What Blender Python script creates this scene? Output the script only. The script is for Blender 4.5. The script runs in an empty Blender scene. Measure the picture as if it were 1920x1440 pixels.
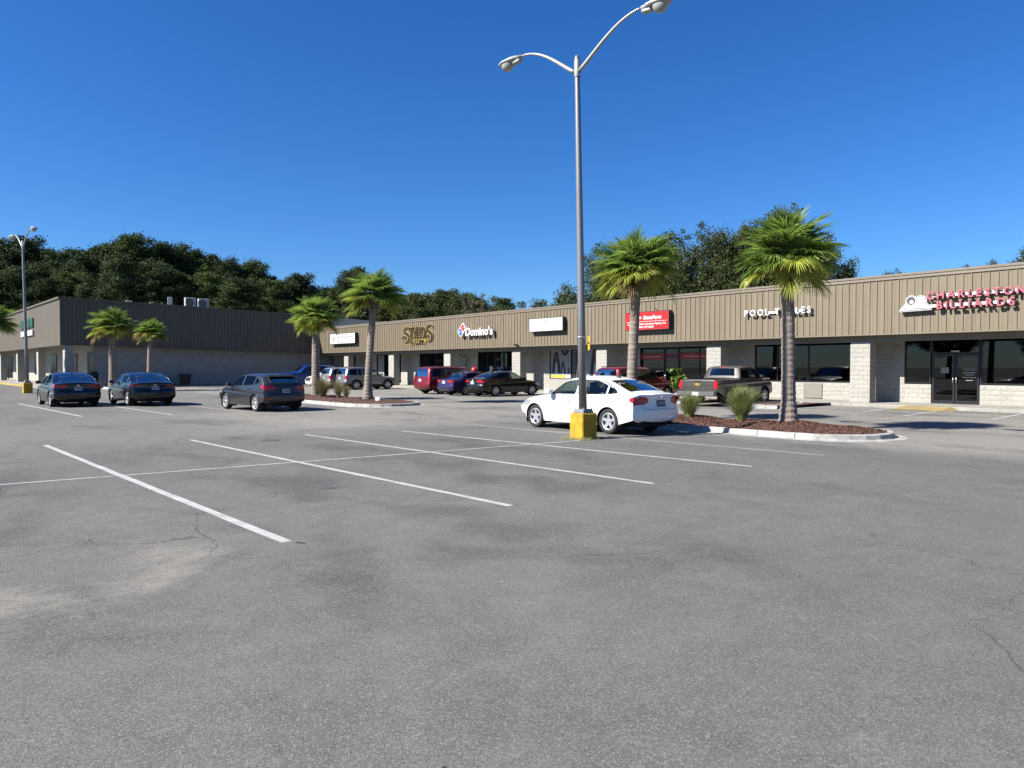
import bpy, bmesh, math, random
import numpy as np
from mathutils import Vector, Matrix

R_ = math.radians
scene = bpy.context.scene
C = scene.collection

# ------------------------------------------------------------------ camera
cam_d = bpy.data.cameras.new('camera')
cam_d.sensor_fit = 'HORIZONTAL'
cam_d.sensor_width = 36.0
cam_d.lens = 36.0 * 1370.0 / 1920.0
cam_d.clip_start = 0.05
cam_d.clip_end = 3000
cam = bpy.data.objects.new('camera', cam_d)
C.objects.link(cam)
cam.location = (0, 0, 1.72)
cam.rotation_euler = (R_(90 - 1.338), 0, R_(50.17))
scene.camera = cam

# ------------------------------------------------------------------ sky and sun
SUN_ELEV = R_(40)
SUN_DIR = Vector((-0.339, -0.941, 0)).normalized()          # horizontal direction towards the sun
world = bpy.data.worlds.new('World')
scene.world = world
world.use_nodes = True
wn = world.node_tree
wn.nodes.clear()
w_out = wn.nodes.new('ShaderNodeOutputWorld')
w_bg = wn.nodes.new('ShaderNodeBackground')
w_sky = wn.nodes.new('ShaderNodeTexSky')
w_sky.sky_type = 'NISHITA'
w_sky.sun_disc = False
w_sky.sun_elevation = SUN_ELEV
w_sky.sun_rotation = math.atan2(SUN_DIR.x, SUN_DIR.y)
w_sky.altitude = 0
w_sky.air_density = 1.0
w_sky.dust_density = 0.15
w_sky.ozone_density = 5.0
w_hsv = wn.nodes.new('ShaderNodeHueSaturation')
w_hsv.inputs['Saturation'].default_value = 1.22
w_bg.inputs['Strength'].default_value = 0.05
wn.links.new(w_sky.outputs['Color'], w_hsv.inputs['Color'])
w_tint = wn.nodes.new('ShaderNodeMix')
w_tint.data_type = 'RGBA'
w_tint.blend_type = 'MULTIPLY'
w_tint.inputs['Factor'].default_value = 1.0
w_tint.inputs['B'].default_value = (0.60, 0.82, 1.12, 1)
wn.links.new(w_hsv.outputs['Color'], w_tint.inputs['A'])
wn.links.new(w_tint.outputs['Result'], w_bg.inputs['Color'])
wn.links.new(w_bg.outputs['Background'], w_out.inputs['Surface'])

sun_d = bpy.data.lights.new('sun', 'SUN')
sun_d.energy = 5.0
sun_d.angle = R_(0.53)
sun_d.color = (1.0, 0.955, 0.89)
sun = bpy.data.objects.new('sun', sun_d)
C.objects.link(sun)
to_sun = Vector((SUN_DIR.x * math.cos(SUN_ELEV), SUN_DIR.y * math.cos(SUN_ELEV), math.sin(SUN_ELEV)))
sun.rotation_euler = to_sun.to_track_quat('Z', 'Y').to_euler()
sun.location = (-20, -30, 60)

scene.view_settings.view_transform = 'Standard'
scene.view_settings.look = 'None'
scene.view_settings.gamma = 1.0
scene.view_settings.use_curve_mapping = False
scene.view_settings.exposure = 1.42
scene.cycles.max_bounces = 5
scene.cycles.diffuse_bounces = 2
scene.cycles.glossy_bounces = 3
scene.cycles.transmission_bounces = 2
scene.cycles.transparent_max_bounces = 12

# ------------------------------------------------------------------ materials
def srgb(r, g, b):
    f = lambda c: (c / 255 / 12.92) if c / 255 <= 0.04045 else ((c / 255 + 0.055) / 1.055) ** 2.4
    return (f(r), f(g), f(b))

ALBEDO = 0.52          # the colours below were picked for exposure 0.5; this sets them to their real reflectance

def newmat(name):
    m = bpy.data.materials.new(name)
    m.use_nodes = True
    return m, m.node_tree, m.node_tree.nodes['Principled BSDF']

def pm(name, col, rough=0.6, metal=0.0, spec=0.5, coat=0.0, var=None, bump=None, stretch=None, world=False):
    """procedural principled material: var=(noise scale, amount), bump=(noise scale, strength)"""
    m, nt, b = newmat(name)
    if metal < 0.7: col = tuple(c * ALBEDO for c in col)
    b.inputs['Base Color'].default_value = (*col, 1)
    b.inputs['Roughness'].default_value = rough
    b.inputs['Metallic'].default_value = metal
    b.inputs['Specular IOR Level'].default_value = spec
    b.inputs['Coat Weight'].default_value = coat
    b.inputs['Coat Roughness'].default_value = 0.04
    if var or bump:
        tc = nt.nodes.new('ShaderNodeTexCoord')
        src = nt.nodes.new('ShaderNodeNewGeometry').outputs['Position'] if world else tc.outputs['Object']
        if stretch:
            mp = nt.nodes.new('ShaderNodeMapping')
            mp.inputs['Scale'].default_value = stretch
            nt.links.new(src, mp.inputs['Vector'])
            src = mp.outputs['Vector']
    if var:
        n = nt.nodes.new('ShaderNodeTexNoise')
        n.inputs['Scale'].default_value = var[0]
        n.inputs['Detail'].default_value = 5
        n.inputs['Roughness'].default_value = 0.65
        nt.links.new(src, n.inputs['Vector'])
        r = nt.nodes.new('ShaderNodeMapRange')
        r.inputs['From Min'].default_value = 0.3
        r.inputs['From Max'].default_value = 0.7
        r.inputs['To Min'].default_value = 1 - var[1]
        r.inputs['To Max'].default_value = 1 + var[1] * 0.6
        nt.links.new(n.outputs['Fac'], r.inputs['Value'])
        mx = nt.nodes.new('ShaderNodeMix')
        mx.data_type = 'RGBA'
        mx.blend_type = 'MULTIPLY'
        mx.inputs['Factor'].default_value = 1
        mx.inputs['A'].default_value = (*col, 1)
        nt.links.new(r.outputs['Result'], mx.inputs['B'])
        nt.links.new(mx.outputs['Result'], b.inputs['Base Color'])
    if bump:
        n2 = nt.nodes.new('ShaderNodeTexNoise')
        n2.inputs['Scale'].default_value = bump[0]
        n2.inputs['Detail'].default_value = 4
        nt.links.new(src, n2.inputs['Vector'])
        bp = nt.nodes.new('ShaderNodeBump')
        bp.inputs['Strength'].default_value = bump[1]
        bp.inputs['Distance'].default_value = 0.02
        nt.links.new(n2.outputs['Fac'], bp.inputs['Height'])
        nt.links.new(bp.outputs['Normal'], b.inputs['Normal'])
    return m

def per_object(m, amount):
    """small tone difference between the objects that share a material"""
    nt = m.node_tree; b = nt.nodes['Principled BSDF']
    oi = nt.nodes.new('ShaderNodeObjectInfo'); r = nt.nodes.new('ShaderNodeMapRange')
    r.inputs['To Min'].default_value = 1 - amount; r.inputs['To Max'].default_value = 1 + amount
    nt.links.new(oi.outputs['Random'], r.inputs['Value'])
    mx = nt.nodes.new('ShaderNodeMix'); mx.data_type = 'RGBA'; mx.blend_type = 'MULTIPLY'; mx.inputs['Factor'].default_value = 1
    src = b.inputs['Base Color'].links[0].from_socket
    nt.links.new(src, mx.inputs['A']); nt.links.new(r.outputs['Result'], mx.inputs['B']); nt.links.new(mx.outputs['Result'], b.inputs['Base Color'])
    return m

def glassmat(name, tint, refl=1.0, base=0.04, rough=0.01):
    m = bpy.data.materials.new(name)
    m.use_nodes = True
    nt = m.node_tree
    nt.nodes.clear()
    out = nt.nodes.new('ShaderNodeOutputMaterial')
    tr = nt.nodes.new('ShaderNodeBsdfTransparent')
    tr.inputs['Color'].default_value = (*tint, 1)
    gl = nt.nodes.new('ShaderNodeBsdfGlossy')
    gl.inputs['Roughness'].default_value = rough
    gl.inputs['Color'].default_value = (refl, refl, refl, 1)
    fr = nt.nodes.new('ShaderNodeFresnel')
    fr.inputs['IOR'].default_value = 1.52
    ad = nt.nodes.new('ShaderNodeMath')
    ad.operation = 'ADD'
    ad.use_clamp = True
    ad.inputs[1].default_value = base
    mx = nt.nodes.new('ShaderNodeMixShader')
    nt.links.new(fr.outputs['Fac'], ad.inputs[0])
    nt.links.new(ad.outputs['Value'], mx.inputs['Fac'])
    nt.links.new(tr.outputs['BSDF'], mx.inputs[1])
    nt.links.new(gl.outputs['BSDF'], mx.inputs[2])
    nt.links.new(mx.outputs['Shader'], out.inputs['Surface'])
    return m

def leafmat(name, c1, c2, trans=0.3, rough=0.5, objvar=0.25, spec=0.3):
    m = bpy.data.materials.new(name)
    m.use_nodes = True
    nt = m.node_tree
    nt.nodes.clear()
    out = nt.nodes.new('ShaderNodeOutputMaterial')
    geo = nt.nodes.new('ShaderNodeNewGeometry')
    oi = nt.nodes.new('ShaderNodeObjectInfo')
    mx = nt.nodes.new('ShaderNodeMix')
    mx.data_type = 'RGBA'
    mx.inputs['A'].default_value = (*c1, 1)
    mx.inputs['B'].default_value = (*c2, 1)
    nt.links.new(geo.outputs['Random Per Island'], mx.inputs['Factor'])
    mr = nt.nodes.new('ShaderNodeMapRange')
    mr.inputs['To Min'].default_value = 1 - objvar
    mr.inputs['To Max'].default_value = 1 + objvar
    nt.links.new(oi.outputs['Random'], mr.inputs['Value'])
    ml = nt.nodes.new('ShaderNodeMix')
    ml.data_type = 'RGBA'
    ml.blend_type = 'MULTIPLY'
    ml.inputs['Factor'].default_value = 1
    nt.links.new(mx.outputs['Result'], ml.inputs['A'])
    nt.links.new(mr.outputs['Result'], ml.inputs['B'])
    p = nt.nodes.new('ShaderNodeBsdfPrincipled')
    p.inputs['Roughness'].default_value = rough
    p.inputs['Specular IOR Level'].default_value = spec
    t = nt.nodes.new('ShaderNodeBsdfTranslucent')
    s = nt.nodes.new('ShaderNodeMixShader')
    s.inputs['Fac'].default_value = trans
    nt.links.new(ml.outputs['Result'], p.inputs['Base Color'])
    nt.links.new(ml.outputs['Result'], t.inputs['Color'])
    nt.links.new(p.outputs['BSDF'], s.inputs[1])
    nt.links.new(t.outputs['BSDF'], s.inputs[2])
    nt.links.new(s.outputs['Shader'], out.inputs['Surface'])
    return m

# ------------------------------------------------------------------ object helpers
def tag(o, label=None, cat=None, group=None, kind=None):
    if label: o['label'] = label
    if cat: o['category'] = cat
    if group: o['group'] = group
    if kind: o['kind'] = kind
    return o

def empty(name, loc=(0, 0, 0), rz=0.0, label=None, cat=None, group=None, kind=None):
    o = bpy.data.objects.new(name, None)
    o.empty_display_size = 0.2
    C.objects.link(o)
    o.location = loc
    o.rotation_euler = (0, 0, rz)
    return tag(o, label, cat, group, kind)

def link(name, me, parent=None, loc=None, rot=None, scale=None, m=None):
    o = bpy.data.objects.new(name, me)
    C.objects.link(o)
    if parent is not None: o.parent = parent
    if loc is not None: o.location = loc
    if rot is not None: o.rotation_euler = rot
    if scale is not None: o.scale = scale
    return o

def mesh(name, v, f, mats, midx=None, smooth=False):
    me = bpy.data.meshes.new(name)
    me.from_pydata([tuple(map(float, p)) for p in v], [], [tuple(map(int, q)) for q in f])
    for m in (mats if isinstance(mats, (list, tuple)) else [mats]):
        me.materials.append(m)
    if midx is not None:
        me.polygons.foreach_set('material_index', np.asarray(midx, dtype=np.int32))
    if smooth:
        me.polygons.foreach_set('use_smooth', np.ones(len(me.polygons), dtype=bool))
    me.update()
    return me

class MB:
    """collects simple shapes into one mesh"""
    def __init__(s):
        s.v = []; s.f = []; s.mi = []; s.cur = 0
    def add(s, vs, fs):
        b = len(s.v)
        s.v.extend([tuple(p) for p in vs])
        for q in fs:
            s.f.append(tuple(i + b for i in q)); s.mi.append(s.cur)
        return s
    def box(s, x0, x1, y0, y1, z0, z1):
        return s.add([(x0, y0, z0), (x1, y0, z0), (x1, y1, z0), (x0, y1, z0), (x0, y0, z1), (x1, y0, z1), (x1, y1, z1), (x0, y1, z1)],
                     [(0, 3, 2, 1), (4, 5, 6, 7), (0, 1, 5, 4), (1, 2, 6, 5), (2, 3, 7, 6), (3, 0, 4, 7)])
    def bbox(s, x0, x1, y0, y1, z0, z1, b=0.02):
        """box with chamfered edges on all sides"""
        xs = (x0, x0 + b, x1 - b, x1); ys = (y0, y0 + b, y1 - b, y1); zs = (z0, z0 + b, z1 - b, z1)
        bm = bmesh.new()
        pts = []
        for X in (0, 1):
            for Y in (0, 1):
                for Z_ in (0, 1):
                    pts.append((xs[3 * X], ys[1 + Y], zs[1 + Z_])); pts.append((xs[1 + X], ys[3 * Y], zs[1 + Z_])); pts.append((xs[1 + X], ys[1 + Y], zs[3 * Z_]))
        for p in pts: bm.verts.new(p)
        bmesh.ops.convex_hull(bm, input=bm.verts)
        bm.verts.index_update()
        s.add([tuple(v.co) for v in bm.verts], [[v.index for v in f.verts] for f in bm.faces])
        bm.free()
        return s
    def quad(s, a, b, c, d):
        return s.add([a, b, c, d], [(0, 1, 2, 3)])
    def prism(s, poly, axis, d0, d1):
        """extrude a 2D polygon along axis ('x': poly is (y,z), 'y': poly is (x,z), 'z': poly is (x,y))"""
        n = len(poly)
        def P(p, d):
            return (d, p[0], p[1]) if axis == 'x' else ((p[0], d, p[1]) if axis == 'y' else (p[0], p[1], d))
        vs = [P(p, d0) for p in poly] + [P(p, d1) for p in poly]
        fs = [tuple(range(n))[::-1], tuple(range(n, 2 * n))] + [(i, (i + 1) % n, n + (i + 1) % n, n + i) for i in range(n)]
        return s.add(vs, fs)
    def tube(s, pts, rad, n=8, cap=True):
        pts = [Vector(p) for p in pts]
        rads = rad if isinstance(rad, (list, tuple)) else [rad] * len(pts)
        vs = []; fs = []
        up = None
        for i, p in enumerate(pts):
            t = (pts[min(i + 1, len(pts) - 1)] - pts[max(i - 1, 0)]).normalized()
            if up is None:
                up = Vector((0, 0, 1)) if abs(t.z) < 0.9 else Vector((1, 0, 0))
            a = t.cross(up)
            if a.length < 1e-6: a = t.cross(Vector((0, 1, 0)))
            a.normalize(); b = a.cross(t).normalized(); up = b
            for k in range(n):
                w = 2 * math.pi * k / n
                vs.append(p + (a * math.cos(w) + b * math.sin(w)) * rads[i])
        for i in range(len(pts) - 1):
            for k in range(n):
                fs.append((i * n + k, i * n + (k + 1) % n, (i + 1) * n + (k + 1) % n, (i + 1) * n + k))
        if cap:
            fs.append(tuple(range(n))[::-1]); fs.append(tuple((len(pts) - 1) * n + k for k in range(n)))
        return s.add(vs, fs)
    def lathe(s, prof, n=24, axis='z', c=(0, 0, 0), close=False):
        """prof: (radius, height) pairs around the axis through c"""
        vs = []; fs = []
        for r, h in prof:
            for k in range(n):
                w = 2 * math.pi * k / n
                p = (r * math.cos(w), r * math.sin(w), h) if axis == 'z' else ((r * math.cos(w), h, r * math.sin(w)) if axis == 'y' else (h, r * math.cos(w), r * math.sin(w)))
                vs.append((p[0] + c[0], p[1] + c[1], p[2] + c[2]))
        m = len(prof)
        for i in range(m if close else m - 1):
            j = (i + 1) % m
            for k in range(n):
                fs.append((i * n + k, i * n + (k + 1) % n, j * n + (k + 1) % n, j * n + k))
        return s.add(vs, fs)
    def mesh(s, name, mats, smooth=False):
        return mesh(name, s.v, s.f, mats, s.mi if isinstance(mats, (list, tuple)) else None, smooth)
    def build(s, name, mats, parent=None, smooth=False, **k):
        return link(name, s.mesh(name, mats, smooth), parent, **k)

_txt_cache = {}
def text_mesh(ch, size, depth, m, bold=0.0, shear=0.0, spacing=1.0, align='LEFT', res=3, sx=1.0):
    """text lying in the x-z plane facing -y, as a mesh; origin at baseline"""
    key = (ch, size, depth, m.name, bold, shear, spacing, align, sx)
    if key in _txt_cache: return _txt_cache[key]
    cu = bpy.data.curves.new('text', 'FONT')
    cu.body = ch; cu.size = size; cu.extrude = depth / 2; cu.offset = bold; cu.shear = shear
    cu.space_character = spacing; cu.align_x = align; cu.resolution_u = res
    ob = bpy.data.objects.new('text', cu)
    C.objects.link(ob)
    dg = bpy.context.evaluated_depsgraph_get()
    dg.update()
    me = bpy.data.meshes.new_from_object(ob.evaluated_get(dg))
    bpy.data.objects.remove(ob)
    bpy.data.curves.remove(cu)
    M = Matrix(((sx, 0, 0, 0), (0, 0, -1, 0), (0, 1, 0, 0), (0, 0, 0, 1)))
    me.transform(M)
    me.materials.clear(); me.materials.append(m)
    me.name = 'lettering'
    _txt_cache[key] = me
    return me

def width_of(me):
    xs = [v.co.x for v in me.vertices]
    return (min(xs), max(xs)) if xs else (0, 0)

def put_text(name, s, x, y, z, parent, size, depth, m, fit=None, bold=0.0, shear=0.0, align='LEFT'):
    me = text_mesh(s, size, depth, m, bold, shear, align='LEFT')
    a, b = width_of(me)
    k = 1.0
    if fit: k = fit / max(b - a, 1e-6)
    off = {'LEFT': -a * k, 'CENTER': -(a + b) / 2 * k, 'RIGHT': -b * k}[align]
    return link(name, me, parent, loc=(x + off, y, z), scale=(k, 1, 1))

def put_letters(s, x0, x1, y, z, parent, size, depth, m, bold=0.0, name='letter'):
    """one object per letter, spread evenly between x0 and x1"""
    ms = [None if c == ' ' else text_mesh(c, size, depth, m, bold) for c in s]
    ws = [size * 0.32 if k is None else width_of(k)[1] - width_of(k)[0] for k in ms]
    gap = (x1 - x0 - sum(ws)) / max(len(s) - 1, 1)
    x = x0
    out = []
    for me, w in zip(ms, ws):
        if me is not None:
            out.append(link(name, me, parent, loc=(x - width_of(me)[0], y, z)))
        x += w + gap
    return out
# ------------------------------------------------------------------ ground materials
# places of the worn patches: (x, y, radius along, radius across, angle, strength, tone)
def BLOB_PALE(t):
    return [(-6.55, 1.55, 1.0, .30, -.45, .75, t, 0), (-6.0, .75, .75, .28, .5, .75, t, 0), (-4.35, -.75, .9, .22, .25, .6, t, 0), (-5.3, -.9, .6, .2, .9, .5, t, 0), (-4.6, 1.35, .8, .30, .1, .35, t, 0), (-3.3, -.4, .7, .2, .4, .45, t, 0),
            (-2.6, 1.2, 1.2, .6, .6, .28, t, 0), (-1.6, 3.2, 1.6, .8, .3, .25, t, 0), (-7.4, 1.6, .4, .14, -.4, .55, t, 0), (-3.6, 3.4, 1.4, .5, .2, .22, t, 0), (-10.6, .8, .7, .2, 0, .35, t, 0), (-2.2, .3, .6, .3, .2, .3, t, 0), (-5.4, 7.0, 1.6, .5, .3, .2, t, 0), (-8.9, 15.6, 4.5, .5, .05, .45, t, 0), (-4.0, 17.5, 3.5, 1.2, .1, .5, t, 0)]
def BLOB_DARK(t):
    return [(-5.6, 1.0, .75, .40, .3, .55, t, 0), (-5.7, 3.0, 2.2, .50, -.25, .45, t, 0), (-6.6, 5.0, 1.5, .5, .5, .55, t, 0), (-4.9, 4.6, 1.2, .5, .5, .45, t, 0), (-8.6, 7.3, 1.2, .5, .1, .65, t, 0), (-7.4, 7.0, .9, .5, .8, .55, t, 0), (-10.6, 4.2, 2.0, .5, .35, .55, t, 0), (-9.2, 4.5, .9, .3, .2, .6, t, 0),
            (-14.6, 4.2, 2.4, .5, .05, .45, t, 0), (-12.6, 1.3, 1.6, .5, .1, .5, t, 0), (-14.4, 7.0, 1.5, .45, .1, .55, t, 0), (-10.9, 7.2, 1.5, .5, .1, .5, t, 0), (-12.9, 9.8, 2.2, .6, .05, .55, t, 0), (-10.3, 9.9, 1.3, .5, .1, .5, t, 0), (-7.5, 2.4, 2.2, .25, -.35, .35, t, 0), (-3.6, 5.2, 2.4, .8, .5, .35, t, 0), (-3.1, 2.6, 1.6, .5, .3, .30, t, 0), (-5.2, 9.6, 2.2, .9, .2, .35, t, 0), (-2.4, 6.2, 2.6, .7, .5, .30, t, 0), (-9.0, 1.1, 1.3, .3, .1, .45, t, 0), (-9.1, .35, .5, .25, 0, .6, t, 0),
            (-31.5, 5.8, 1.8, .6, 0, .4, t, 0), (-30.8, 8.8, 1.8, .6, 0, .4, t, 0), (-22.0, 8.0, 3.0, 1.2, .2, .30, t, 0), (-20.0, 12.5, 1.8, .5, .1, .40, t, 0), (-10.5, 28.5, 3.5, .8, 0, .35, t, 0), (-24.0, 13.5, 1.2, .4, 0, .45, t, 0), (-14.0, 28.8, 2.0, .8, 0, .35, t, 0)]

def asphalt_material():
    m, nt, b = newmat('asphalt')
    N = nt.nodes; L = nt.links
    tc = N.new('ShaderNodeTexCoord')
    P = tc.outputs['Object']
    def noise(scale, detail=4, rough=0.6, stretch=None, off=(0, 0, 0), rot=0, dist=0.0):
        mp = N.new('ShaderNodeMapping')
        mp.inputs['Scale'].default_value = stretch or (1, 1, 1)
        mp.inputs['Location'].default_value = off
        mp.inputs['Rotation'].default_value = (0, 0, rot)
        L.new(P, mp.inputs['Vector'])
        n = N.new('ShaderNodeTexNoise')
        n.inputs['Scale'].default_value = scale; n.inputs['Detail'].default_value = detail; n.inputs['Roughness'].default_value = rough
        n.inputs['Distortion'].default_value = dist
        L.new(mp.outputs['Vector'], n.inputs['Vector'])
        return n.outputs['Fac']
    def rng(v, a, b_, c=0.0, d=1.0):
        r = N.new('ShaderNodeMapRange')
        r.interpolation_type = 'SMOOTHSTEP'
        r.inputs['From Min'].default_value = a; r.inputs['From Max'].default_value = b_
        r.inputs['To Min'].default_value = c; r.inputs['To Max'].default_value = d
        L.new(v, r.inputs['Value'])
        return r.outputs['Result']
    def math2(op, a, b_):
        k = N.new('ShaderNodeMath'); k.operation = op
        for i, q in enumerate((a, b_)):
            if isinstance(q, (int, float)): k.inputs[i].default_value = q
            else: L.new(q, k.inputs[i])
        return k.outputs['Value']
    def mix(fac, a, b_, mode='MIX'):
        k = N.new('ShaderNodeMix'); k.data_type = 'RGBA'; k.blend_type = mode
        for nm, q in (('Factor', fac), ('A', a), ('B', b_)):
            if isinstance(q, (int, float)): k.inputs[nm].default_value = q
            elif isinstance(q, tuple): k.inputs[nm].default_value = (*q, 1)
            else: L.new(q, k.inputs[nm])
        return k.outputs['Result']
    sep = N.new('ShaderNodeSeparateXYZ'); L.new(P, sep.inputs['Vector'])
    X, Y = sep.outputs['X'], sep.outputs['Y']
    # old pale pavement beyond a wavering edge, newer darker overlay in front
    wob = math2('MULTIPLY', math2('SUBTRACT', noise(0.25, 4), 0.5), 5.0)
    ex = rng(math2('ADD', math2('MULTIPLY', X, -1), wob), 17.0, 19.5)
    ey = rng(math2('ADD', Y, math2('MULTIPLY', wob, 0.35)), 15.2, 17.0)
    far = math2('MAXIMUM', ex, ey)
    far2 = rng(math2('MULTIPLY', X, -1), 26.5, 29.5)
    far = math2('MULTIPLY', far, math2('SUBTRACT', 1.0, math2('MULTIPLY', math2('MULTIPLY', far2, 0.75), math2('SUBTRACT', 1.0, rng(Y, 14, 16)))))
    far = math2('MULTIPLY', far, rng(math2('ADD', Y, math2('MULTIPLY', wob, 0.5)), 5.0, 10.0, 0.25, 1.0))
    col = mix(far, (0.205, 0.203, 0.197), (0.405, 0.390, 0.355))
    # broad tone drift, tyre-polished streaks and worn pale scuffs
    col = mix(rng(noise(0.12, 3), 0.40, 0.66, 0.0, 0.45), col, (0.285, 0.278, 0.262))
    col = mix(rng(noise(0.42, 6, 0.62, (0.55, 1, 1), (3, 1, 0)), 0.50, 0.66, 0.0, 0.60), col, (0.135, 0.136, 0.140))
    col = mix(rng(noise(0.9, 6, 0.7, (0.35, 1, 1), (8, 5, 0), 0.5), 0.57, 0.72, 0.0, 0.35), col, (0.125, 0.126, 0.130))
    col = mix(rng(noise(0.55, 7, 0.75, (1, 0.6, 1), (21, 4, 0), 0.3, 0.4), 0.60, 0.72, 0.0, 0.55), col, (0.40, 0.38, 0.335))
    # dark drips down the middle of the bays
    per = math2('ABSOLUTE', math2('SUBTRACT', math2('FRACT', math2('DIVIDE', math2('SUBTRACT', Y, 2.75), 2.75), 0.0), 0.5), 0.0)
    bay = math2('MULTIPLY', rng(per, 0.22, 0.06), math2('MULTIPLY', rng(X, -19.0, -17.0), rng(X, -6.0, -8.0)))
    drip = math2('MULTIPLY', bay, rng(noise(1.1, 6, 0.7, (0.8, 1, 1), (2, 9, 0)), 0.50, 0.63, 0.0, 0.35))
    col = mix(drip, col, (0.10, 0.10, 0.106))
    # worn, sanded and sealed areas: where they lie is stored on the mesh, the ragged edge comes from noise
    rag = noise(1.6, 8, 0.72); rag2 = noise(5.0, 7, 0.75, (1, .7, 1), (4, 2, 0))
    DK, LT = (0.105, 0.107, 0.112), (0.45, 0.43, 0.385)
    at = N.new('ShaderNodeAttribute'); at.attribute_name = 'seal'
    at2 = N.new('ShaderNodeAttribute'); at2.attribute_name = 'scuff'
    seal = math2('MULTIPLY', rng(at.outputs['Fac'], 0.0, 0.5, 0.0, 0.72), rng(math2('ADD', rag, math2('MULTIPLY', at.outputs['Fac'], 0.55)), 0.50, 0.86))
    col = mix(seal, col, DK)
    scuff = math2('MULTIPLY', rng(at2.outputs['Fac'], 0.0, 0.75, 0.0, 0.72), rng(math2('ADD', math2('ADD', math2('MULTIPLY', rag2, 0.75), math2('MULTIPLY', noise(22, 5, .7), 0.4)), math2('MULTIPLY', at2.outputs['Fac'], 0.30)), 0.58, 0.86))
    col = mix(scuff, col, LT)
    mot = noise(2.6, 7, 0.78, (1, .8, 1), (13, 3, 0))
    col = mix(1.0, col, mix(rng(mot, 0.30, 0.70), (0.86, 0.865, 0.875), (1.13, 1.125, 1.11)), 'MULTIPLY')
    # stone in the binder: pale and dark chips, shrinking with scale
    vo = N.new('ShaderNodeTexVoronoi'); vo.inputs['Scale'].default_value = 140
    L.new(P, vo.inputs['Vector'])
    sv = N.new('ShaderNodeSeparateColor'); L.new(vo.outputs['Color'], sv.inputs['Color'])
    chip = sv.outputs[0]
    col = mix(rng(chip, 0.72, 0.98, 0.0, 0.72), col, (0.44, 0.42, 0.375))
    col = mix(rng(chip, 0.28, 0.02, 0.0, 0.62), col, (0.090, 0.090, 0.092))
    vo2 = N.new('ShaderNodeTexVoronoi'); vo2.inputs['Scale'].default_value = 38
    L.new(P, vo2.inputs['Vector'])
    sv2 = N.new('ShaderNodeSeparateColor'); L.new(vo2.outputs['Color'], sv2.inputs['Color'])
    col = mix(rng(sv2.outputs[1], 0.97, 1.0, 0.0, 0.45), col, (0.36, 0.345, 0.31))
    gr = noise(260, 3, 0.7)
    col = mix(1.0, col, mix(rng(gr, 0.25, 0.75), (0.78, 0.78, 0.78), (1.24, 1.24, 1.23)), 'MULTIPLY')
    # fine cracks
    wa = N.new('ShaderNodeTexVoronoi'); wa.feature = 'DISTANCE_TO_EDGE'; wa.inputs['Scale'].default_value = 0.21
    mp = N.new('ShaderNodeMapping'); L.new(P, mp.inputs['Vector'])
    ad = N.new('ShaderNodeVectorMath'); ad.operation = 'ADD'
    nn = N.new('ShaderNodeTexNoise'); nn.inputs['Scale'].default_value = 0.9; nn.inputs['Detail'].default_value = 6
    L.new(P, nn.inputs['Vector'])
    L.new(mp.outputs['Vector'], ad.inputs[0]); L.new(nn.outputs['Color'], ad.inputs[1])
    L.new(ad.outputs['Vector'], wa.inputs['Vector'])
    crack = math2('MULTIPLY', rng(wa.outputs['Distance'], 0.0032, 0.0), rng(noise(0.35, 4, 0.6, None, (5, 5, 0)), 0.44, 0.56))
    col = mix(math2('MULTIPLY', crack, 0.6), col, (0.055, 0.055, 0.055))
    col = mix(1.0, col, (0.475, 0.470, 0.455), 'MULTIPLY')
    L.new(col, b.inputs['Base Color'])
    b.inputs['Roughness'].default_value = 0.88
    b.inputs['Specular IOR Level'].default_value = 0.22
    bp = N.new('ShaderNodeBump'); bp.inputs['Strength'].default_value = 0.55; bp.inputs['Distance'].default_value = 0.006
    L.new(math2('ADD', chip, gr), bp.inputs['Height'])
    L.new(bp.outputs['Normal'], b.inputs['Normal'])
    return m

def paint_material(name, col, wear):
    """road paint, worn through to the stone where wear is high"""
    m, nt, b = newmat(name)
    N = nt.nodes; L = nt.links
    tc = N.new('ShaderNodeTexCoord')
    n = N.new('ShaderNodeTexNoise'); n.inputs['Scale'].default_value = 2.2; n.inputs['Detail'].default_value = 9; n.inputs['Roughness'].default_value = 0.75
    L.new(tc.outputs['Object'], n.inputs['Vector'])
    r = N.new('ShaderNodeMapRange'); r.inputs['From Min'].default_value = 0.50 - wear * 0.2; r.inputs['From Max'].default_value = 0.66
    L.new(n.outputs['Fac'], r.inputs['Value'])
    n2 = N.new('ShaderNodeTexNoise'); n2.inputs['Scale'].default_value = 90; n2.inputs['Detail'].default_value = 2
    L.new(tc.outputs['Object'], n2.inputs['Vector'])
    mu = N.new('ShaderNodeMath'); mu.operation = 'MULTIPLY'
    r2 = N.new('ShaderNodeMapRange'); r2.inputs['From Min'].default_value = 0.38; r2.inputs['From Max'].default_value = 0.55
    L.new(n2.outputs['Fac'], r2.inputs['Value'])
    L.new(r.outputs['Result'], mu.inputs[0]); L.new(r2.outputs['Result'], mu.inputs[1])
    mx = N.new('ShaderNodeMix'); mx.data_type = 'RGBA'
    mx.inputs['A'].default_value = (*[c * ALBEDO for c in col], 1); mx.inputs['B'].default_value = (0.10, 0.097, 0.09, 1)
    L.new(mu.outputs['Value'], mx.inputs['Factor'])
    L.new(mx.outputs['Result'], b.inputs['Base Color'])
    b.inputs['Roughness'].default_value = 0.8
    return m

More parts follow.
